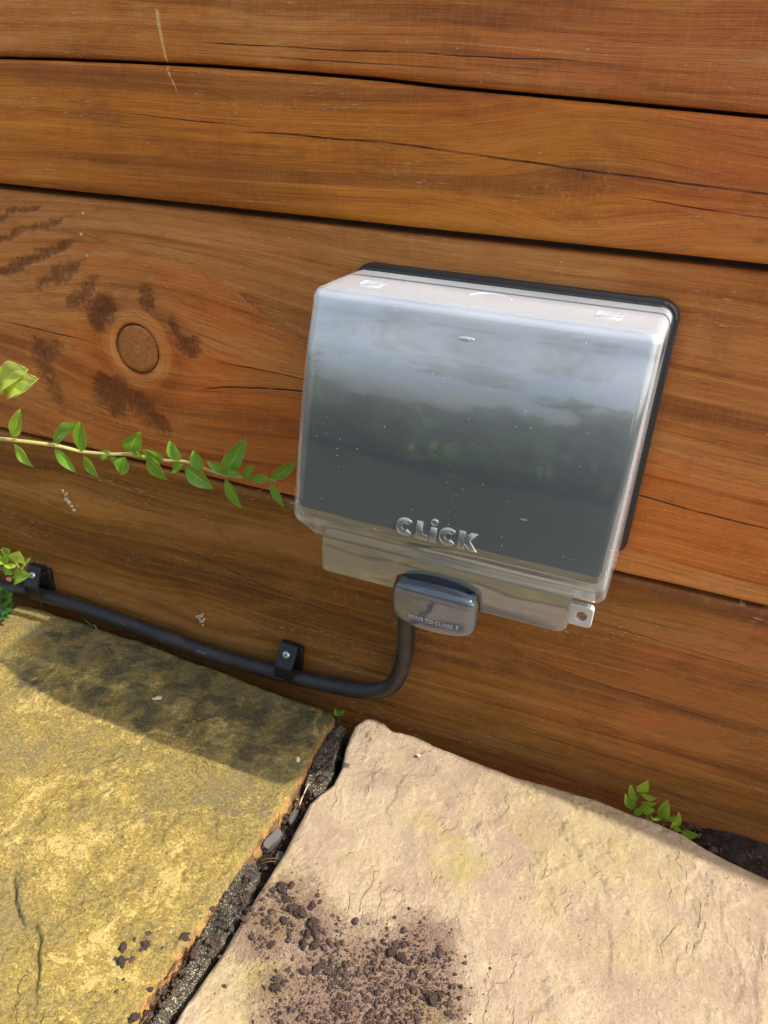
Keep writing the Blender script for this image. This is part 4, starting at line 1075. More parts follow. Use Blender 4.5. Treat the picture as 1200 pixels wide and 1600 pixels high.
# lid: a side silhouette (y, z) swept across the width, rounded into both side walls
def arc_pts(c, r, a0, a1, n):
    return [(c[0] + r * math.cos(math.radians(a0 + (a1 - a0) * k / n)), c[1] + r * math.sin(math.radians(a0 + (a1 - a0) * k / n))) for k in range(n + 1)]
PROFILE = [(-0.0150, 0.3812), (-0.0400, 0.3812), (-0.0600, 0.3810), (-0.0740, 0.3806)]
PROFILE += arc_pts((-0.0775, 0.3726), 0.0080, 90, 163, 8)
front = catmull([(-0.0866, 0.3690), (-0.0954, 0.3393), (-0.1042, 0.2922), (-0.1103, 0.2500)], 8)
PROFILE += [(p[0], p[1]) for p in front]
PROFILE += [(p[0], p[1]) for p in catmull([(-0.1114, 0.2440), (-0.1112, 0.2400), (-0.1095, 0.2355), (-0.1050, 0.2310), (-0.0960, 0.2235), (-0.0840, 0.2130), (-0.0760, 0.2075)], 5)]
PROFILE += [(-0.0660, 0.2060), (-0.0400, 0.2060), (-0.0150, 0.2060)]

def lid_mesh(prof, xl, xr, r, draft, yb):
    P = np.array(prof)
    T = np.gradient(P, axis=0); T /= np.linalg.norm(T, axis=1, keepdims=True)
    N = np.stack([-T[:, 1], T[:, 0]], -1)           # towards the inside
    cen = P.mean(0)
    if ((cen - P) * N).sum() < 0: N = -N
    ncol = 7
    th = [math.radians(90 * k / ncol) for k in range(ncol + 1)]
    rings = []
    for k in range(ncol + 1):
        rings.append((xl + r * (1 - math.cos(th[k])) * 1.0, r * (1 - math.sin(th[k])), 'l'))
    for f in (0.25, 0.5, 0.75):
        rings.append((xl + r + (xr - xl - 2 * r) * f, 0.0, 'm'))
    for k in range(ncol, -1, -1):
        rings.append((xr - r * (1 - math.cos(th[k])), r * (1 - math.sin(th[k])), 'r'))
    V, F = [], []
    n = len(P)
    back = P[0, 0]
    for x, inset, s in rings:
        q = P + N * inset
        q[0, 0] = back; q[-1, 0] = back
        q[:, 0] = np.minimum(q[:, 0], back)
        dr = draft * (back - q[:, 0]) / (back - P[:, 0].min())
        wgt = (x - (xl + xr) / 2) / ((xr - xl) / 2)
        for i in range(n):
            V.append((x - wgt * dr[i], q[i, 0], q[i, 1]))
    m = len(rings)
    for k in range(m - 1):
        for i in range(n - 1):
            F.append((k * n + i, k * n + i + 1, (k + 1) * n + i + 1, (k + 1) * n + i))
    for k in (0, m - 1):
        # side wall: strip from the ring to a shrunken ring and a fan, kept planar
        loop = [k * n + i for i in range(n)]
        F.append(loop if k else loop[::-1])
    return V, F
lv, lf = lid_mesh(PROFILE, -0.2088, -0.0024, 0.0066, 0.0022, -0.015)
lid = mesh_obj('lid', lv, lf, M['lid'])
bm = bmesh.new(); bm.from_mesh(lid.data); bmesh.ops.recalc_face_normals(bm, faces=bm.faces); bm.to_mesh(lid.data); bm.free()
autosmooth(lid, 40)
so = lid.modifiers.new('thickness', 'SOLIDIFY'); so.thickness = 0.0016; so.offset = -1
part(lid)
def on_lid(o):
    o.parent = lid
    o.matrix_parent_inverse = Matrix.Identity(4)
    return o

_pf = np.array([p for p in PROFILE])
_fr = _pf[(_pf[:, 0] < -0.08) & (_pf[:, 1] > 0.238)]
_fr = _fr[np.argsort(_fr[:, 1])]
def front_y(z): return float(np.interp(z, _fr[:, 1], _fr[:, 0]))

# raised maker's word on the lid: a low solid plate per letter with bevelled edges
def ring_c(cx, cz, ro, ri, a0, a1, n=18):
    o = [(cx + ro * math.cos(math.radians(a0 + (a1 - a0) * k / n)), cz + ro * math.sin(math.radians(a0 + (a1 - a0) * k / n))) for k in range(n + 1)]
    i = [(cx + ri * math.cos(math.radians(a0 + (a1 - a0) * k / n)), cz + ri * math.sin(math.radians(a0 + (a1 - a0) * k / n))) for k in range(n + 1)]
    return o + i[::-1]
def logo():
    H = 0.0112; z0 = 0.2440; x0 = -0.1335
    L = []
    R_ = H / 2
    L.append(ring_c(x0 + R_, z0 + R_, R_, R_ * 0.42, 40, 320))
    x = x0 + 0.0130
    L.append([(x, z0), (x + 0.0078, z0), (x + 0.0078, z0 + 0.0032), (x + 0.0040, z0 + 0.0032), (x + 0.0040, z0 + H), (x, z0 + H)])
    x = x0 + 0.0222
    L.append([(x, z0), (x + 0.0038, z0), (x + 0.0038, z0 + 0.0092), (x, z0 + 0.0092)])
    L.append([(x + 0.0019 + 0.0022 * math.cos(2 * math.pi * k / 14), z0 + 0.0124 + 0.0022 * math.sin(2 * math.pi * k / 14)) for k in range(14)])
    L.append(ring_c(x0 + 0.0278 + R_, z0 + R_, R_, R_ * 0.42, 40, 320))
    x = x0 + 0.0402
    L.append([(x, z0), (x + 0.0038, z0), (x + 0.0038, z0 + 0.0036), (x + 0.0075, z0), (x + 0.0120, z0), (x + 0.0066, z0 + 0.0058), (x + 0.0116, z0 + H), (x + 0.0072, z0 + H), (x + 0.0038, z0 + 0.0076), (x + 0.0038, z0 + H), (x, z0 + H)])
    return L
bm = bmesh.new()
for out in logo():
    vs = [bm.verts.new((x, front_y(z) - 0.0006, z)) for x, z in out]
    vb = [bm.verts.new((x, front_y(z) + 0.0003, z)) for x, z in out]
    n = len(vs)
    f = bm.faces.new(vs)
    for i in range(n):
        bm.faces.new((vs[i], vb[i], vb[(i + 1) % n], vs[(i + 1) % n]))
    bmesh.ops.bevel(bm, geom=list(f.edges), offset=0.00028, segments=2, profile=0.5, affect='EDGES')
bmesh.ops.triangulate(bm, faces=[f for f in bm.faces if len(f.verts) > 4])
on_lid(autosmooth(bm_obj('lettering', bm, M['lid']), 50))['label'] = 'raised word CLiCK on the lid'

def ridge(name, pts, r, mat, closed=False, seg=6):
    v, f = tube_data(pts + (pts[:1] if closed else []), r, seg)
    return mesh_obj(name, v, f, mat)
def top_z(y): return 0.3811
for x0, x1 in ((-0.1850, -0.1722), (-0.0420, -0.0285)):
    on_lid(ridge('moulded_mark', [(x0, -0.064, 0.3811), (x0, -0.052, 0.3814), (x1, -0.052, 0.3814), (x1, -0.064, 0.3811)], 0.00040, M['lid_mark'], True))
arcp = [(-0.105 + 0.0125 * math.cos(math.radians(a)), -0.052 + 0.0125 * math.sin(math.radians(a)), 0.3813) for a in range(-5, 186, 10)]
on_lid(ridge('moulded_mark', arcp, 0.00045, M['lid_mark']))
# gate mark of the moulding on the front
bm = bmesh.new()
for (dx, dz, s) in ((0, 0, 0.0032), (0.003, 0.0006, 0.0022), (-0.0028, 0.0004, 0.002)):
    bmesh.ops.create_icosphere(bm, subdivisions=2, radius=1, matrix=Matrix.Translation((-0.108 + dx, front_y(0.363 + dz) + 0.0002, 0.363 + dz)) @ Matrix.Diagonal((s, 0.0006, s * 0.7, 1)))
on_lid(bm_obj('gate_mark', bm, M['lid']))

# lower strip with a notch for the latch
STRIP_Y = -0.0800
def strip_outline():
    x0, x1, z0, z1 = -0.1985, -0.0235, 0.1815, 0.2100
    o = [(x0, z1), (x0, z0 + 0.004), (x0 + 0.0015, z0 + 0.0008), (x0 + 0.004, z0)]
    nx0, nx1 = -0.1420, -0.0815
    top = [(nx0, z0 + 0.0115)]
    o += [(nx0, z0)] + [(nx0, z0 + 0.0130)]
    for k in range(0, 13):
        t = k / 12
        o.append((nx0 + (nx1 - nx0) * t, z0 + 0.0130 + 0.0056 * math.sin(math.pi * t)))
    o += [(nx1, z0)]
    o += [(x1 - 0.006, z0), (x1 - 0.002, z0 + 0.0015), (x1, z0 + 0.005), (x1, z1)]
    ded = []
    for p in o:
        if not ded or math.hypot(p[0] - ded[-1][0], p[1] - ded[-1][1]) > 1e-5: ded.append(p)
    return ded
bm = bmesh.new()
prism(bm, strip_outline(), STRIP_Y, STRIP_Y + 0.050, 0.0012, 3)
bmesh.ops.triangulate(bm, faces=[f for f in bm.faces if len(f.verts) > 4])
part(autosmooth(bm_obj('lower_strip', bm, M['grey']), 40))
# dark recess behind the latch with two slots
bm = bmesh.new()
prism(bm, rrect(-0.1385, -0.0850, 0.1850, 0.2010, 0.002, 3), STRIP_Y + 0.0035, STRIP_Y + 0.030, 0.001, 2)
part(autosmooth(bm_obj('latch_recess', bm, M['button']), 40))

# latch button: a swollen rounded plate, leaning out at its foot
def button_mesh():
    V, F = [], []
    nu, nv = 40, 22
    cx, cz, w, h = -0.1106, 0.1792, 0.0588, 0.0365
    n_e = 6.0
    for j in range(nv + 1):
        for i in range(nu + 1):
            a = -1 + 2 * i / nu; b = -1 + 2 * j / nv
            # square to rounded outline
            s = (abs(a) ** n_e + abs(b) ** n_e) ** (1 / n_e)
            m = max(abs(a), abs(b))
            k = m / s if s > 1e-9 else 1.0
            u, v = a * k, b * k
            x = cx + u * w / 2 * (1 - 0.03 * v * v); z = cz + v * h / 2 * (1 - 0.13 * u * u)
            rr = m
            dome = 0.0026 * (1 - rr ** 9) + 0.0026 * (1 - u * u)
            y = -0.0885 - dome + 0.0022 * max(0.0, 0.1 - v) ** 2 + 0.0012 * max(0.0, v) ** 4
            V.append((x, y, z))
    I = lambda i, j: j * (nu + 1) + i
    for j in range(nv):
        for i in range(nu):
            F.append((I(i, j), I(i + 1, j), I(i + 1, j + 1), I(i, j + 1)))
    ring = [I(i, 0) for i in range(nu)] + [I(nu, j) for j in range(nv)] + [I(i, nv) for i in range(nu, 0, -1)] + [I(0, j) for j in range(nv, 0, -1)]
    base = len(V)
    for q in ring:
        x, y, z = V[q]
        V.append((x, y + 0.0045, z))
    n = len(ring)
    for k in range(n):
        F.append((ring[k], base + k, base + (k + 1) % n, ring[(k + 1) % n]))
    F.append(tuple(base + k for k in range(n)))
    return V, F
bv, bf = button_mesh()
btn = mesh_obj('latch_button', bv, bf, M['button'])
bm = bmesh.new(); bm.from_mesh(btn.data); bmesh.ops.recalc_face_normals(bm, faces=bm.faces); bm.to_mesh(btn.data); bm.free()
autosmooth(btn, 60)
part(btn)
# hinge arms of the latch reaching back into the slots
for x in (-0.1350, -0.0860):
    bm = bmesh.new()
    bevel_box(bm, (x - 0.0022, -0.0885, 0.186), (x + 0.0022, -0.0700, 0.194), 0.0006)
    o = bm_obj('hinge_arm', bm, M['button'], btn); o.matrix_parent_inverse = Matrix.Identity(4)

def button_y(x, z):
    best = min(bv, key=lambda p: (p[0] - x) ** 2 + (p[2] - z) ** 2)
    return best[1]
def text_mesh(body, size, xa, za, slope, name, mat, spacing=1.0):
    cu = bpy.data.curves.new(name, 'FONT')
    cu.body = body; cu.size = size; cu.extrude = 0.0; cu.offset = 0.0; cu.resolution_u = 3; cu.space_character = spacing
    tmp = bpy.data.objects.new('text_source', cu); COL.objects.link(tmp)
    dg = bpy.context.evaluated_depsgraph_get()
    me = bpy.data.meshes.new_from_object(tmp.evaluated_get(dg))
    bpy.data.objects.remove(tmp)
    bm = bmesh.new(); bm.from_mesh(me)
    r = bmesh.ops.extrude_face_region(bm, geom=list(bm.faces))
    top = {v for v in r['geom'] if isinstance(v, bmesh.types.BMVert)}
    for v in bm.verts:
        x = xa + v.co.x; z = za + v.co.y + slope * v.co.x
        y = button_y(x, z)
        v.co = Vector((x, y - (0.00060 if v in top else -0.0002), z))
    return bm_obj(name, bm, mat, None, False)
t1 = text_mesh('PRESS TO CLOSE', 0.0042, -0.1262, 0.1712, 0.0, 'lettering', M['print'], 1.0)
t1.parent = btn; t1['label'] = 'raised words PRESS TO CLOSE'
t2 = text_mesh('5', 0.0042, -0.0930, 0.1714, 0.0, 'lettering', M['print'])
t2.parent = btn; t2['label'] = 'small raised figure after the words'

# padlock tab with a hole
bm = bmesh.new()
out = rrect(-0.0300, -0.0088, 0.1866, 0.2020, 0.0028, 5)
hole = [(-0.0160 + 0.0034 * math.cos(2 * math.pi * k / 24), 0.1942 + 0.0034 * math.sin(2 * math.pi * k / 24)) for k in range(24)]
def plate_with_hole(bm, out, hole, y0, y1):
    A = np.array(out); 
    hc = np.mean(hole, 0)
    # match outline points to hole angles
    N = 48
    ang = [2 * math.pi * k / N for k in range(N)]
    def ray(a):
        best = None
        d = (math.cos(a), math.sin(a))
        for i in range(len(out)):
            p = out[i]; q = out[(i + 1) % len(out)]
            ex, ez = q[0] - p[0], q[1] - p[1]
            den = d[0] * ez - d[1] * ex
            if abs(den) < 1e-12: continue
            t = ((p[0] - hc[0]) * ez - (p[1] - hc[1]) * ex) / den
            s = ((p[0] - hc[0]) * d[1] - (p[1] - hc[1]) * d[0]) / den
            if t > 0 and -1e-6 <= s <= 1 + 1e-6: best = t if best is None else min(best, t)
        return (hc[0] + d[0] * best, hc[1] + d[1] * best)
    ro = [ray(a) for a in ang]; ri = [(hc[0] + 0.0034 * math.cos(a), hc[1] + 0.0034 * math.sin(a)) for a in ang]
    of = [bm.verts.new((x, y0, z)) for x, z in ro]; ob = [bm.verts.new((x, y1, z)) for x, z in ro]
    nf = [bm.verts.new((x, y0, z)) for x, z in ri]; nb = [bm.verts.new((x, y1, z)) for x, z in ri]
    for i in range(N):
        j = (i + 1) % N
        bm.faces.new((of[i], of[j], nf[j], nf[i])); bm.faces.new((ob[j], ob[i], nb[i], nb[j]))
        bm.faces.new((of[j], of[i], ob[i], ob[j])); bm.faces.new((nf[i], nf[j], nb[j], nb[i]))
plate_with_hole(bm, out, hole, -0.0745, -0.0690)
tab = bm_obj('padlock_tab', bm, M['tab'])
bv_ = tab.modifiers.new('edge', 'BEVEL'); bv_.width = 0.0006; bv_.segments = 2; bv_.limit_method = 'ANGLE'
part(autosmooth(tab, 40))

# ---------------------------------------------------------------- cable and clips
CABLE = [(-0.1518, -0.0290, 0.2300), (-0.1518, -0.0240, 0.1800), (-0.1516, -0.0170, 0.1200), (-0.1510, -0.0140, 0.0850), (-0.1530, -0.0140, 0.0600), (-0.1600, -0.0140, 0.0400), (-0.1740, -0.0140, 0.0285), (-0.1920, -0.0140, 0.0225),
         (-0.2200, -0.0140, 0.0185), (-0.2550, -0.0140, 0.0150), (-0.3100, -0.0145, 0.0125), (-0.3650, -0.0145, 0.0128), (-0.4200, -0.0140, 0.0155), (-0.4780, -0.0140, 0.0180), (-0.5517, -0.0140, 0.0172), (-0.6043, -0.0140, 0.0120), (-0.75, -0.015, 0.000), (-1.0, -0.02, -0.012), (-1.5, -0.03, -0.02)]
cb = tube('cable', catmull(CABLE, 10), 0.0072, M['cable'], None, 20)
tag(cb, 'black round cable running along the foot of the wall and bending up into the box', 'cable')

def clip():
    root = empty('cable_clip', (0, 0, 0))
    # strap: bent band over the cable, seen from the front as an upright plate
    yz = [(-0.0060, 0.0150), (-0.0090, 0.0158), (-0.0122, 0.0156), (-0.0142, 0.0130), (-0.0200, 0.0020), (-0.0232, -0.0030), (-0.0232, -0.0080), (-0.0222, -0.0160), (-0.0180, -0.0195), (-0.0100, -0.0205), (-0.0015, -0.0205)]
    yz = [(p[0], p[1]) for p in catmull([(a, b, 0) for a, b in yz], 3)]
    th = 0.0022
    P = np.array(yz); T = np.gradient(P, axis=0); T /= np.linalg.norm(T, axis=1, keepdims=True)
    Nn = np.stack([T[:, 1], -T[:, 0]], -1)
    if ((P.mean(0) - P) * Nn).sum() < 0: Nn = -Nn
    Q = P + Nn * th
    Q[:, 0] = np.minimum(Q[:, 0], -0.0012)
    V, F = [], []
    n = len(P)
    for x in (-0.0085, 0.0085):
        for p in P: V.append((x, p[0], p[1]))
        for p in Q: V.append((x, p[0], p[1]))
    A = lambda s, l, i: s * 2 * n + l * n + i
    for i in range(n - 1):
        F.append((A(0, 0, i), A(1, 0, i), A(1, 0, i + 1), A(0, 0, i + 1)))
        F.append((A(0, 1, i + 1), A(1, 1, i + 1), A(1, 1, i), A(0, 1, i)))
        for s in (0, 1):
            F.append((A(s, 0, i), A(s, 0, i + 1), A(s, 1, i + 1), A(s, 1, i)))
    for i in (0, n - 1):
        F.append((A(0, 0, i), A(0, 1, i), A(1, 1, i), A(1, 0, i)))
    o = mesh_obj('strap', V, F, M['clip'], root)
    bm = bmesh.new(); bm.from_mesh(o.data); bmesh.ops.recalc_face_normals(bm, faces=bm.faces); bm.to_mesh(o.data); bm.free()
    autosmooth(o, 40)
    # ribbed block that clamps the cable against the wall
    bm = bmesh.new()
    bevel_box(bm, (-0.0100, -0.0060, -0.0175), (0.0100, -0.0005, 0.0098), 0.0012)
    for x in (-0.0068, 0.0, 0.0068):
        bevel_box(bm, (x - 0.0012, -0.0100, 0.0040), (x + 0.0012, -0.0055, 0.0085), 0.0006)
    bm_obj('clamp_block', bm, M['clip'], root)
    # pan-head screw
    sv, sf = disc(0.0, 0.0, 0.0036, 0.0, 0.0010, 28, 4, 0.0)
    s = mesh_obj('screw', sv, sf, M['steel'], root)
    s.location = (-0.0005, -0.0178, 0.0078); s.rotation_euler = (math.radians(-27), 0, 0)
    bm = bmesh.new()
    bevel_box(bm, (-0.0016, -0.00115, -0.00035), (0.0016, -0.0006, 0.00035), 0.0)
    bevel_box(bm, (-0.00035, -0.0012, -0.0016), (0.00035, -0.0006, 0.0016), 0.0)
    bm_obj('cross_slot', bm, M['clip'], s, False)
    return root
def copy_tree(o, parent=None):
    c = o.copy(); COL.objects.link(c)
    if parent: c.parent = parent
    for ch in o.children: copy_tree(ch, c)
    return c
c1 = clip()
c1.location = (-0.2612, 0, 0.0325)
c1.rotation_euler = (0, math.radians(3), 0)
tag(c1, 'black plastic cable clip between the resin-spotted knot and the cable bend', 'cable clip', 'cable clips')
c2 = copy_tree(c1)
c2.location = (-0.5510, 0, 0.0345); c2.rotation_euler = (0, math.radians(-2), 0)
tag(c2, 'black plastic cable clip beside the little bright green plant', 'cable clip', 'cable clips')

# ---------------------------------------------------------------- plants
def leaf_mesh(name, curl, mat, width=0.45, tip=1.0, nl=16, nw=6):
    """unit leaf along +X, lying in XY, face up +Z"""
    V, U, A, F = [], [], [], []
    for i in range(nl + 1):
        t = i / nl
        w = width * 0.5 * math.sin(math.pi * min(1, t ** 0.92)) ** 0.78 * (1.06 - 0.18 * t)
        if i == 0: w = 0.012
        if i == nl: w = 0.004
        for j in range(nw + 1):
            s = -1 + 2 * j / nw
            z = abs(s) ** 1.4 * w * 0.26 - curl * t * t + 0.02 * math.sin(7 * t + 2 * s)
            V.append((t, s * w, z)); U.append(s); A.append(t)
    for i in range(nl):
        for j in range(nw):
            a = i * (nw + 1) + j
            F.append((a, a + nw + 1, a + nw + 2, a + 1))
    me = bpy.data.meshes.new(name)
    me.from_pydata(V, [], F); me.update()
    me.polygons.foreach_set('use_smooth', [True] * len(me.polygons))
    for k, v in (('across', U), ('along', A)):
        a = me.attributes.new(k, 'FLOAT', 'POINT'); a.data.foreach_set('value', np.array(v, np.float32))
    me.materials.append(mat)
    return me
_LM = {}
def leaf(root, d, matk, out=Vector((0.25, -1, 0.35))):
    bx, by, bz, tx, ty, tz, w, roll = d
    w = round(w * 10) / 10
    curl = (0.10, 0.18, 0.02)[int(abs(bx) * 1e4) % 3]
    key = (matk, w, curl)
    if key not in _LM: _LM[key] = leaf_mesh('leaf', curl, M[matk], w * 0.95)
    b = Vector((bx, by, bz)); t = Vector((tx, ty, tz))
    X_ = (t - b); L = X_.length; X_.normalize()
    Z_ = (out - X_ * out.dot(X_)).normalized()
    Y_ = Z_.cross(X_)
    k = int(abs(bx * 7919 + tz * 104729) * 1e3) % 97 / 97.0
    m = Matrix((X_, Y_, Z_)).transposed().to_4x4() @ Matrix.Rotation(roll * 1.3 + (k - 0.5) * 0.5, 4, 'X') @ Matrix.Diagonal((L, L * (0.85 + 0.3 * k), L * (0.6 + 1.2 * k), 1))
    o = bpy.data.objects.new('leaf', _LM[key])
    COL.objects.link(o)
    o.parent = root
    o.matrix_local = Matrix.Translation(b - root.location) @ m
    return o
def stem(root, pts, r0, r1, mat, name='stem'):
    o = tube(name, catmull(pts, 6), lambda t: r0 + (r1 - r0) * t, mat, None, 8)
    return adopt(o, root)

tr = empty('trailing_shoot', (-0.62, -0.062, 0.17))
tag(tr, 'long trailing green shoot with paired leaves lying along the wall up to the box', 'plant')
stem(tr, [(-0.80, -0.09, -0.03), (-0.73, -0.08, 0.06), (-0.64, -0.066, 0.165)] + STEM, 0.0022, 0.0010, M['stem'])
for i, d in enumerate(STEM_LEAVES):
    leaf(tr, d, 'leaf_bright' if i in (0, 1) else 'leaf')  # sunlight on the first two leaves is put into their brighter green
sg = empty('leafy_sprig', (-0.577, -0.05, 0.2246))
tag(sg, 'bright yellow-green sprig tip in the sun above the trailing shoot', 'plant')
stem(sg, [(-0.78, -0.075, -0.03), (-0.70, -0.06, 0.10), (-0.62, -0.052, 0.195)] + SPRIG_STEM, 0.0022, 0.0010, M['stem'])
for d in SPRIG_LEAVES: leaf(sg, d, 'leaf_young', Vector((0.6, -0.8, 0.9)))
bs = empty('small_leafy_plant', (-0.533, -0.044, 0.03))
tag(bs, 'little plant with round bright leaves growing over the cable by its clip', 'plant')
for s in (BUSH_STEMS[0][1:], BUSH_STEMS[1]): stem(bs, s, 0.0012, 0.0006, M['stem_green'])
stem(bs, [(-0.563, -0.003, -0.03), (-0.5620, -0.0035, 0.03), (-0.5530, -0.012, 0.060), BUSH_STEMS[0][1]], 0.0012, 0.0011, M['stem_green'])
for d in BUSH_LEAVES: leaf(bs, d, 'leaf_bright')
bm = bmesh.new()
bmesh.ops.create_icosphere(bm, subdivisions=2, radius=1, matrix=Matrix.Translation(BUD) @ Matrix.Diagonal((0.0036, 0.0024, 0.0024, 1)))
adopt(bm_obj('bud', bm, M['bud']), bs)
hb = empty('herb', (-0.575, -0.05, 0.0))
tag(hb, 'low dark green lobed weed at the corner of the yellow slab', 'plant')
def lobed_leaf(d):
    bx, by, bz, tx, ty, tz, w, roll = d
    b = Vector((bx, by, bz)); t = Vector((tx, ty, tz))
    X_ = (t - b); L = X_.length; X_.normalize()
    out = Vector((0.1, -0.8, 0.8)); Z_ = (out - X_ * out.dot(X_)).normalized(); Y_ = Z_.cross(X_)
    V = [b + Z_ * 0.0006]; U = [0]; A = [0]
    n = 44
    for k in range(n + 1):
        a = -2.3 + 4.6 * k / n
        r = L * (0.50 + 0.50 * math.cos(a * 0.5)) * (0.74 + 0.22 * abs(math.sin(a * 3.2 + 0.6)) + 0.08 * math.sin(a * 13))
        p = b + X_ * (r * math.cos(a * 0.55)) + Y_ * (r * math.sin(a * 0.55) * 0.95) + Z_ * (0.0022 * math.sin(a * 6) - 0.10 * r * r / L)
        V.append(p); U.append(0.5); A.append(0.6)
    F = [(0, k + 1, k + 2) for k in range(n)]
    o = mesh_obj('leaf', V, F, M['leaf_herb'], None, True, {'across': U, 'along': A})
    adopt(o, hb)
for d in LOBED: lobed_leaf(d)
stem(hb, [(-0.60, -0.055, -0.03), (-0.590, -0.052, 0.0), LOBED[0][:3]], 0.0012, 0.0008, M['stem_green'])
sa = empty('leafy_sprout', (0.049, -0.018, -0.02))
tag(sa, 'taller sprout of oval green leaves in the gap behind the pink slab', 'plant', 'sprouts in the gap by the wall')
stem(sa, [(0.049, -0.017, -0.03)] + SPROUT_A_STEM, 0.0008, 0.0005, M['stem_green'])
for d in SPROUT_A: leaf(sa, d, 'leaf_bright')
sb = empty('leafy_sprout', (0.076, -0.018, -0.02))
tag(sb, 'lower spreading sprout just right of the taller one behind the pink slab', 'plant', 'sprouts in the gap by the wall')
stem(sb, SPROUT_B_STEM, 0.0008, 0.0005, M['stem_green'])
for d in SPROUT_B: leaf(sb, d, 'leaf_bright')
sd = empty('seedling', (-0.2, -0.02, -0.02))
tag(sd, 'tiny two-leaved seedling in the dark gap at the top of the stone joint', 'plant')
for d in SEEDLING: leaf(sd, d, 'leaf')
stem(sd, [(SEEDLING[0][0], -0.018, -0.03), (SEEDLING[0][0], -0.019, -0.01), SEEDLING[0][:3]], 0.0006, 0.0005, M['stem_green'])
gb = stem(empty('grass_blade', BLADE[0]), [(BLADE[0][0] + 0.004, -0.015, -0.03)] + BLADE, 0.0013, 0.0003, M['leaf_herb'], 'blade')
tag(gb.parent, 'single green grass blade under the black cable behind the yellow slab', 'grass blade')

# ---------------------------------------------------------------- soil clods, crumbs, bits in the joint
def lump(seed, flat=0.7, sub=2, rough=0.28):
    bm = bmesh.new()
    bmesh.ops.create_icosphere(bm, subdivisions=sub, radius=1.0)
    rng = random.Random(seed)
    ox, oy = rng.uniform(0, 50), rng.uniform(0, 50)
    for v in bm.verts:
        c = v.co
        n = fbm(np.array(c.x * 1.7 + ox + c.z), np.array(c.y * 1.7 + oy - c.z), seed, 4)
        v.co = c * (1 + rough * 3.4 * float(n) + rng.uniform(-0.12, 0.12))
        v.co.z *= flat
    return bm
LUMPS = []
for k in range(6):
    bm = lump(k + 1, 0.62, 4)
    me = bpy.data.meshes.new('soil_clod'); bm.to_mesh(me); bm.free()
    me.polygons.foreach_set('use_smooth', [True] * len(me.polygons)); me.materials.append(M['soil'])
    LUMPS.append(me)
def clods(lst, group, label, cat, z=0.0):
    for i, (x, y, s) in enumerate(lst):
        o = bpy.data.objects.new('soil_clod', LUMPS[i % 6])
        COL.objects.link(o)
        r = s / 1650.0 * 0.41
        rng = random.Random(i * 7 + int(abs(x) * 1e4))
        o.scale = (r * rng.uniform(0.8, 1.25), r * rng.uniform(0.8, 1.25), r * rng.uniform(0.7, 1.0))
        o.location = (x, y, z + r * 0.30)
        o.rotation_euler = (0, 0, rng.uniform(0, 6.28))
        tag(o, label[i] if isinstance(label, list) else label, cat, group)
SMALL = [q for q in L_CLODS + R_CLODS if q[2] < 9]
clods([q for q in L_CLODS if q[2] >= 9], 'soil clods on the yellow slab', ['upper soil clod of the little cluster on the yellow slab', 'soil clod of the yellow slab cluster nearest to the joint', 'lowest and largest soil clod of the cluster on the yellow slab'], 'soil clod', 0.0005)
_rb = [q for q in R_CLODS if q[2] >= 9]
clods(_rb, 'soil clods on the pink slab', ['largest dark soil clod on the pink buff slab' if q[2] == 17 else 'smaller dark soil clod among those spilt on the pink buff slab' for q in _rb], 'soil clod', 0.0004)
clods(J_CLODS, 'soil clods by the joint', ['soil clod on the edge of the yellow slab, nearest the slate shards'] + ['soil clod on the edge of the yellow slab near the bottom of the picture'] * 3, 'soil clod', -0.001)
_b = bmesh.new(); bmesh.ops.create_icosphere(_b, subdivisions=1, radius=1.0)
_bv = np.array([v.co[:] for v in _b.verts]); _bf = np.array([[v.index for v in f.verts] for f in _b.faces]); _b.free()
def grains(name, cx, cy, r, z0, seed):
    """many small rough grains joined into one object"""
    rng = np.random.RandomState(seed)
    n = len(cx)
    a = rng.uniform(0, 6.283, n); ca, sa = np.cos(a)[:, None], np.sin(a)[:, None]
    V = _bv[None] * (1 + rng.uniform(-0.38, 0.38, (n, len(_bv), 1)))
    V = V * np.stack([r * rng.uniform(0.7, 1.5, n), r * rng.uniform(0.7, 1.1, n), r * rng.uniform(0.5, 0.95, n)], -1)[:, None]
    X_ = V[..., 0] * ca - V[..., 1] * sa; Y_ = V[..., 0] * sa + V[..., 1] * ca
    W = np.stack([X_ + cx[:, None], Y_ + cy[:, None], V[..., 2] + (z0 + r * 0.3)[:, None]], -1).reshape(-1, 3)
    F = (_bf[None] + (np.arange(n) * len(_bv))[:, None, None]).reshape(-1, 3)
    return tag(mesh_obj(name, W.tolist(), F.tolist(), M['soil'], None, False), kind='stuff')
def crumbs(name, lst, per, seed, z0=0.0, big=0.0026):
    rng = np.random.RandomState(seed)
    cx, cy, rr = [], [], []
    for x, y, s in lst:
        R_ = s / 1650.0
        n = int(per * (s / 25.0) ** 2)
        # grains gather in small drifts inside each spill
        k = max(3, n // 40)
        dx = x + R_ * rng.normal(0, 0.55, k); dy = y + R_ * rng.normal(0, 0.55, k)
        w = rng.randint(0, k, n); sp = np.where(rng.uniform(0, 1, n) < 0.7, 0.16, 0.6) * R_
        cx.append(dx[w] + sp * rng.normal(0, 1, n)); cy.append(dy[w] + sp * rng.normal(0, 1, n))
        rr.append(np.minimum(big, 0.00022 * np.exp(rng.normal(0.26, 0.78, n))))
    cx = np.concatenate(cx); cy = np.concatenate(cy); rr = np.concatenate(rr)
    return grains(name, cx, cy, rr, np.full(len(cx), z0), seed + 1)
crumbs('soil_crumbs', R_CRUMB, 210, 4, 0.0002)
crumbs('soil_crumbs', L_CRUMB, 160, 6, 0.0002)
rngj = random.Random(12)
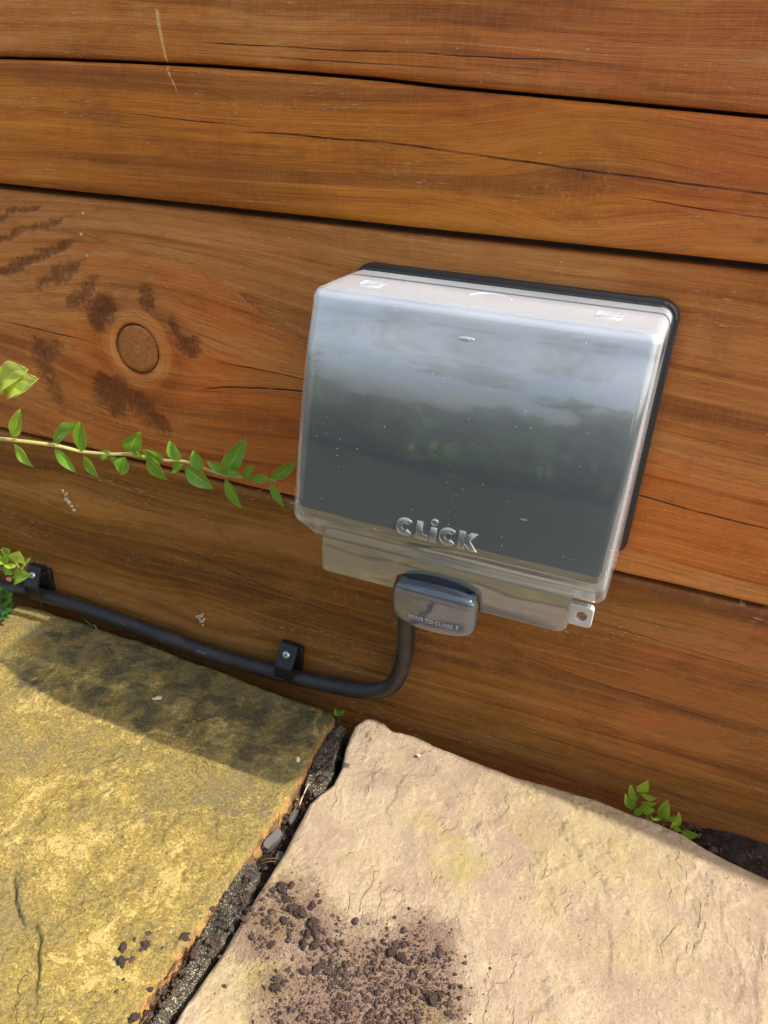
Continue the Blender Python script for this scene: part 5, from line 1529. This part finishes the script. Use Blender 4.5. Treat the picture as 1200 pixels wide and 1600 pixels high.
crumbs('soil_crumbs', [(-0.196 + rngj.uniform(-0.006, 0.010), -0.05 - 0.27 * k / 40, 10) for k in range(41)], 300, 8, -0.0125)

crumbs('soil_crumbs', [(-0.1925 + rngj.uniform(-0.006, 0.005), -0.20 - 0.11 * k / 16, 12) for k in range(17)] + [(-0.188, -0.06 - 0.05 * k / 6, 8) for k in range(7)], 240, 15, -0.0032)

def shard(x, y, z, sx, sy, sz, rot, seed, label):
    rng = random.Random(seed)
    bm = bmesh.new()
    pts = [(math.cos(a) * rng.uniform(0.75, 1.1), math.sin(a) * rng.uniform(0.75, 1.1)) for a in [k * 6.283 / 7 for k in range(7)]]
    lo = [bm.verts.new((px, py, -0.5)) for px, py in pts]; hi = [bm.verts.new((px * 0.8, py * 0.85, 0.5 + rng.uniform(-0.15, 0.15))) for px, py in pts]
    bm.faces.new(lo[::-1]); bm.faces.new(hi)
    for i in range(7): bm.faces.new((lo[i], lo[(i + 1) % 7], hi[(i + 1) % 7], hi[i]))
    bmesh.ops.subdivide_edges(bm, edges=bm.edges[:], cuts=2, use_grid_fill=True)
    for v in bm.verts: v.co += Vector((rng.uniform(-1, 1), rng.uniform(-1, 1), rng.uniform(-1, 1))) * 0.07
    o = bm_obj('slate_shard', bm, M['slate'], None, False)
    o.scale = (sx, sy, sz); o.location = (x, y, z); o.rotation_euler = rot
    tag(o, label, 'stone chip', 'slate shards in the joint')
shard(SHARDS[0][0], SHARDS[0][1] - 0.002, -0.010, 0.0055, 0.0125, 0.006, (0.15, 0.25, -0.25), 3, 'long grey slate shard wedged in the stone joint')
shard(SHARDS[3][0] + 0.002, SHARDS[3][1] - 0.004, -0.012, 0.0045, 0.0065, 0.005, (-0.1, 0.2, 0.5), 5, 'smaller grey slate shard at the foot of the long one')
shard(SHARDS[1][0] + 0.001, SHARDS[1][1] + 0.018, -0.015, 0.0040, 0.0090, 0.005, (0.2, -0.1, 0.1), 8, 'dark slate shard deep in the joint towards the wall')
for i, (a, b) in enumerate(NEEDLES):
    m = tuple((p + q) / 2 + (0.001 if k == 2 else 0) for k, (p, q) in enumerate(zip(a, b)))
    o = tube('twig', catmull([a, m, b], 4), 0.00045, M['chip'] if i == 0 else M['needle'], None, 6)
    tag(o, 'pale thin straw lying across the joint' if i == 0 else 'thin brown twig lying in the stone joint', 'twig', 'twigs in the joint')
for i, (x, y) in enumerate(CHIPS):
    rng = random.Random(i + 3)
    bm = lump(20 + i, 0.25, 2, 0.35)
    o = bm_obj('pale_chip' if i != 2 else 'white_grain', bm, M['chip'], None, False)
    s = (0.0042, 0.0044, 0.0018)[i]
    o.scale = (s, s * 0.6, s); o.location = (x, y, 0.0022 if i != 1 else -0.0005); o.rotation_euler = (0, 0, (0.6, 2.0, 0)[i])
    tag(o, ('pale flake lying on the shaded part of the yellow slab', 'curled cream leaf scrap on the edge of the yellow slab', 'tiny white grain on the pink slab')[i], 'debris')

# debris in the gap at the foot of the wall
rngd = np.random.RandomState(31)
grains('soil_crumbs', rngd.uniform(0.075, 0.26, 700), rngd.uniform(-0.062, -0.003, 700), 0.0006 * np.exp(rngd.normal(0.3, 0.6, 700)), np.full(700, -0.0190), 33)
_sm = np.array(SMALL)
grains('soil_crumbs', _sm[:, 0], _sm[:, 1], _sm[:, 2] / 1650.0 * 0.45, np.full(len(_sm), 0.0003), 34)

# ---------------------------------------------------------------- hedge across the garden (seen mirrored in the lid)
def hedge():
    rng = np.random.RandomState(5)
    n = 70000
    x = rng.uniform(-8.5, 3.0, n)
    top = 0.55 + 0.25 * fbm(x * 0.8, x * 0 + 3, 6) + 0.30 * fbm(x * 3, x * 0 + 7, 8)
    # loose sprays stand well above the dense body
    z = np.where(rng.uniform(0, 1, n) < 0.40, top * rng.uniform(0, 1, n) ** 0.8, top + np.abs(rng.normal(0, 0.95, n)))
    keep = (z < top) | (fbm(x * 2.2, z * 2.6, 77) > -0.04 + 0.06 * z)
    x = x[keep]; z = z[keep]; n = len(x)
    y = -3.4 + 0.7 * fbm(x * 1.3, z * 1.5, 9) + rng.uniform(-0.35, 0.35, n)
    s = rng.uniform(0.020, 0.050, n)
    V = np.zeros((n, 4, 3))
    d1 = rng.normal(size=(n, 3)); d1 /= np.linalg.norm(d1, axis=1, keepdims=True)
    d2 = np.cross(d1, rng.normal(size=(n, 3))); d2 /= np.linalg.norm(d2, axis=1, keepdims=True)
    c = np.stack([x, y, z], -1)
    V[:, 0] = c - d1 * s[:, None]; V[:, 1] = c + d2 * s[:, None] * 0.5; V[:, 2] = c + d1 * s[:, None]; V[:, 3] = c - d2 * s[:, None] * 0.5
    F = np.arange(n * 4).reshape(n, 4)
    me = bpy.data.meshes.new('hedge')
    me.from_pydata(V.reshape(-1, 3).tolist(), [], F.tolist()); me.update()
    me.materials.append(plain('hedge_leaf', (0.12, 0.21, 0.035), 0.5, 0.4, 0.0, 100, 0.6))
    o = bpy.data.objects.new('hedge', me); COL.objects.link(o)
    tag(o, kind='stuff')
hedge()
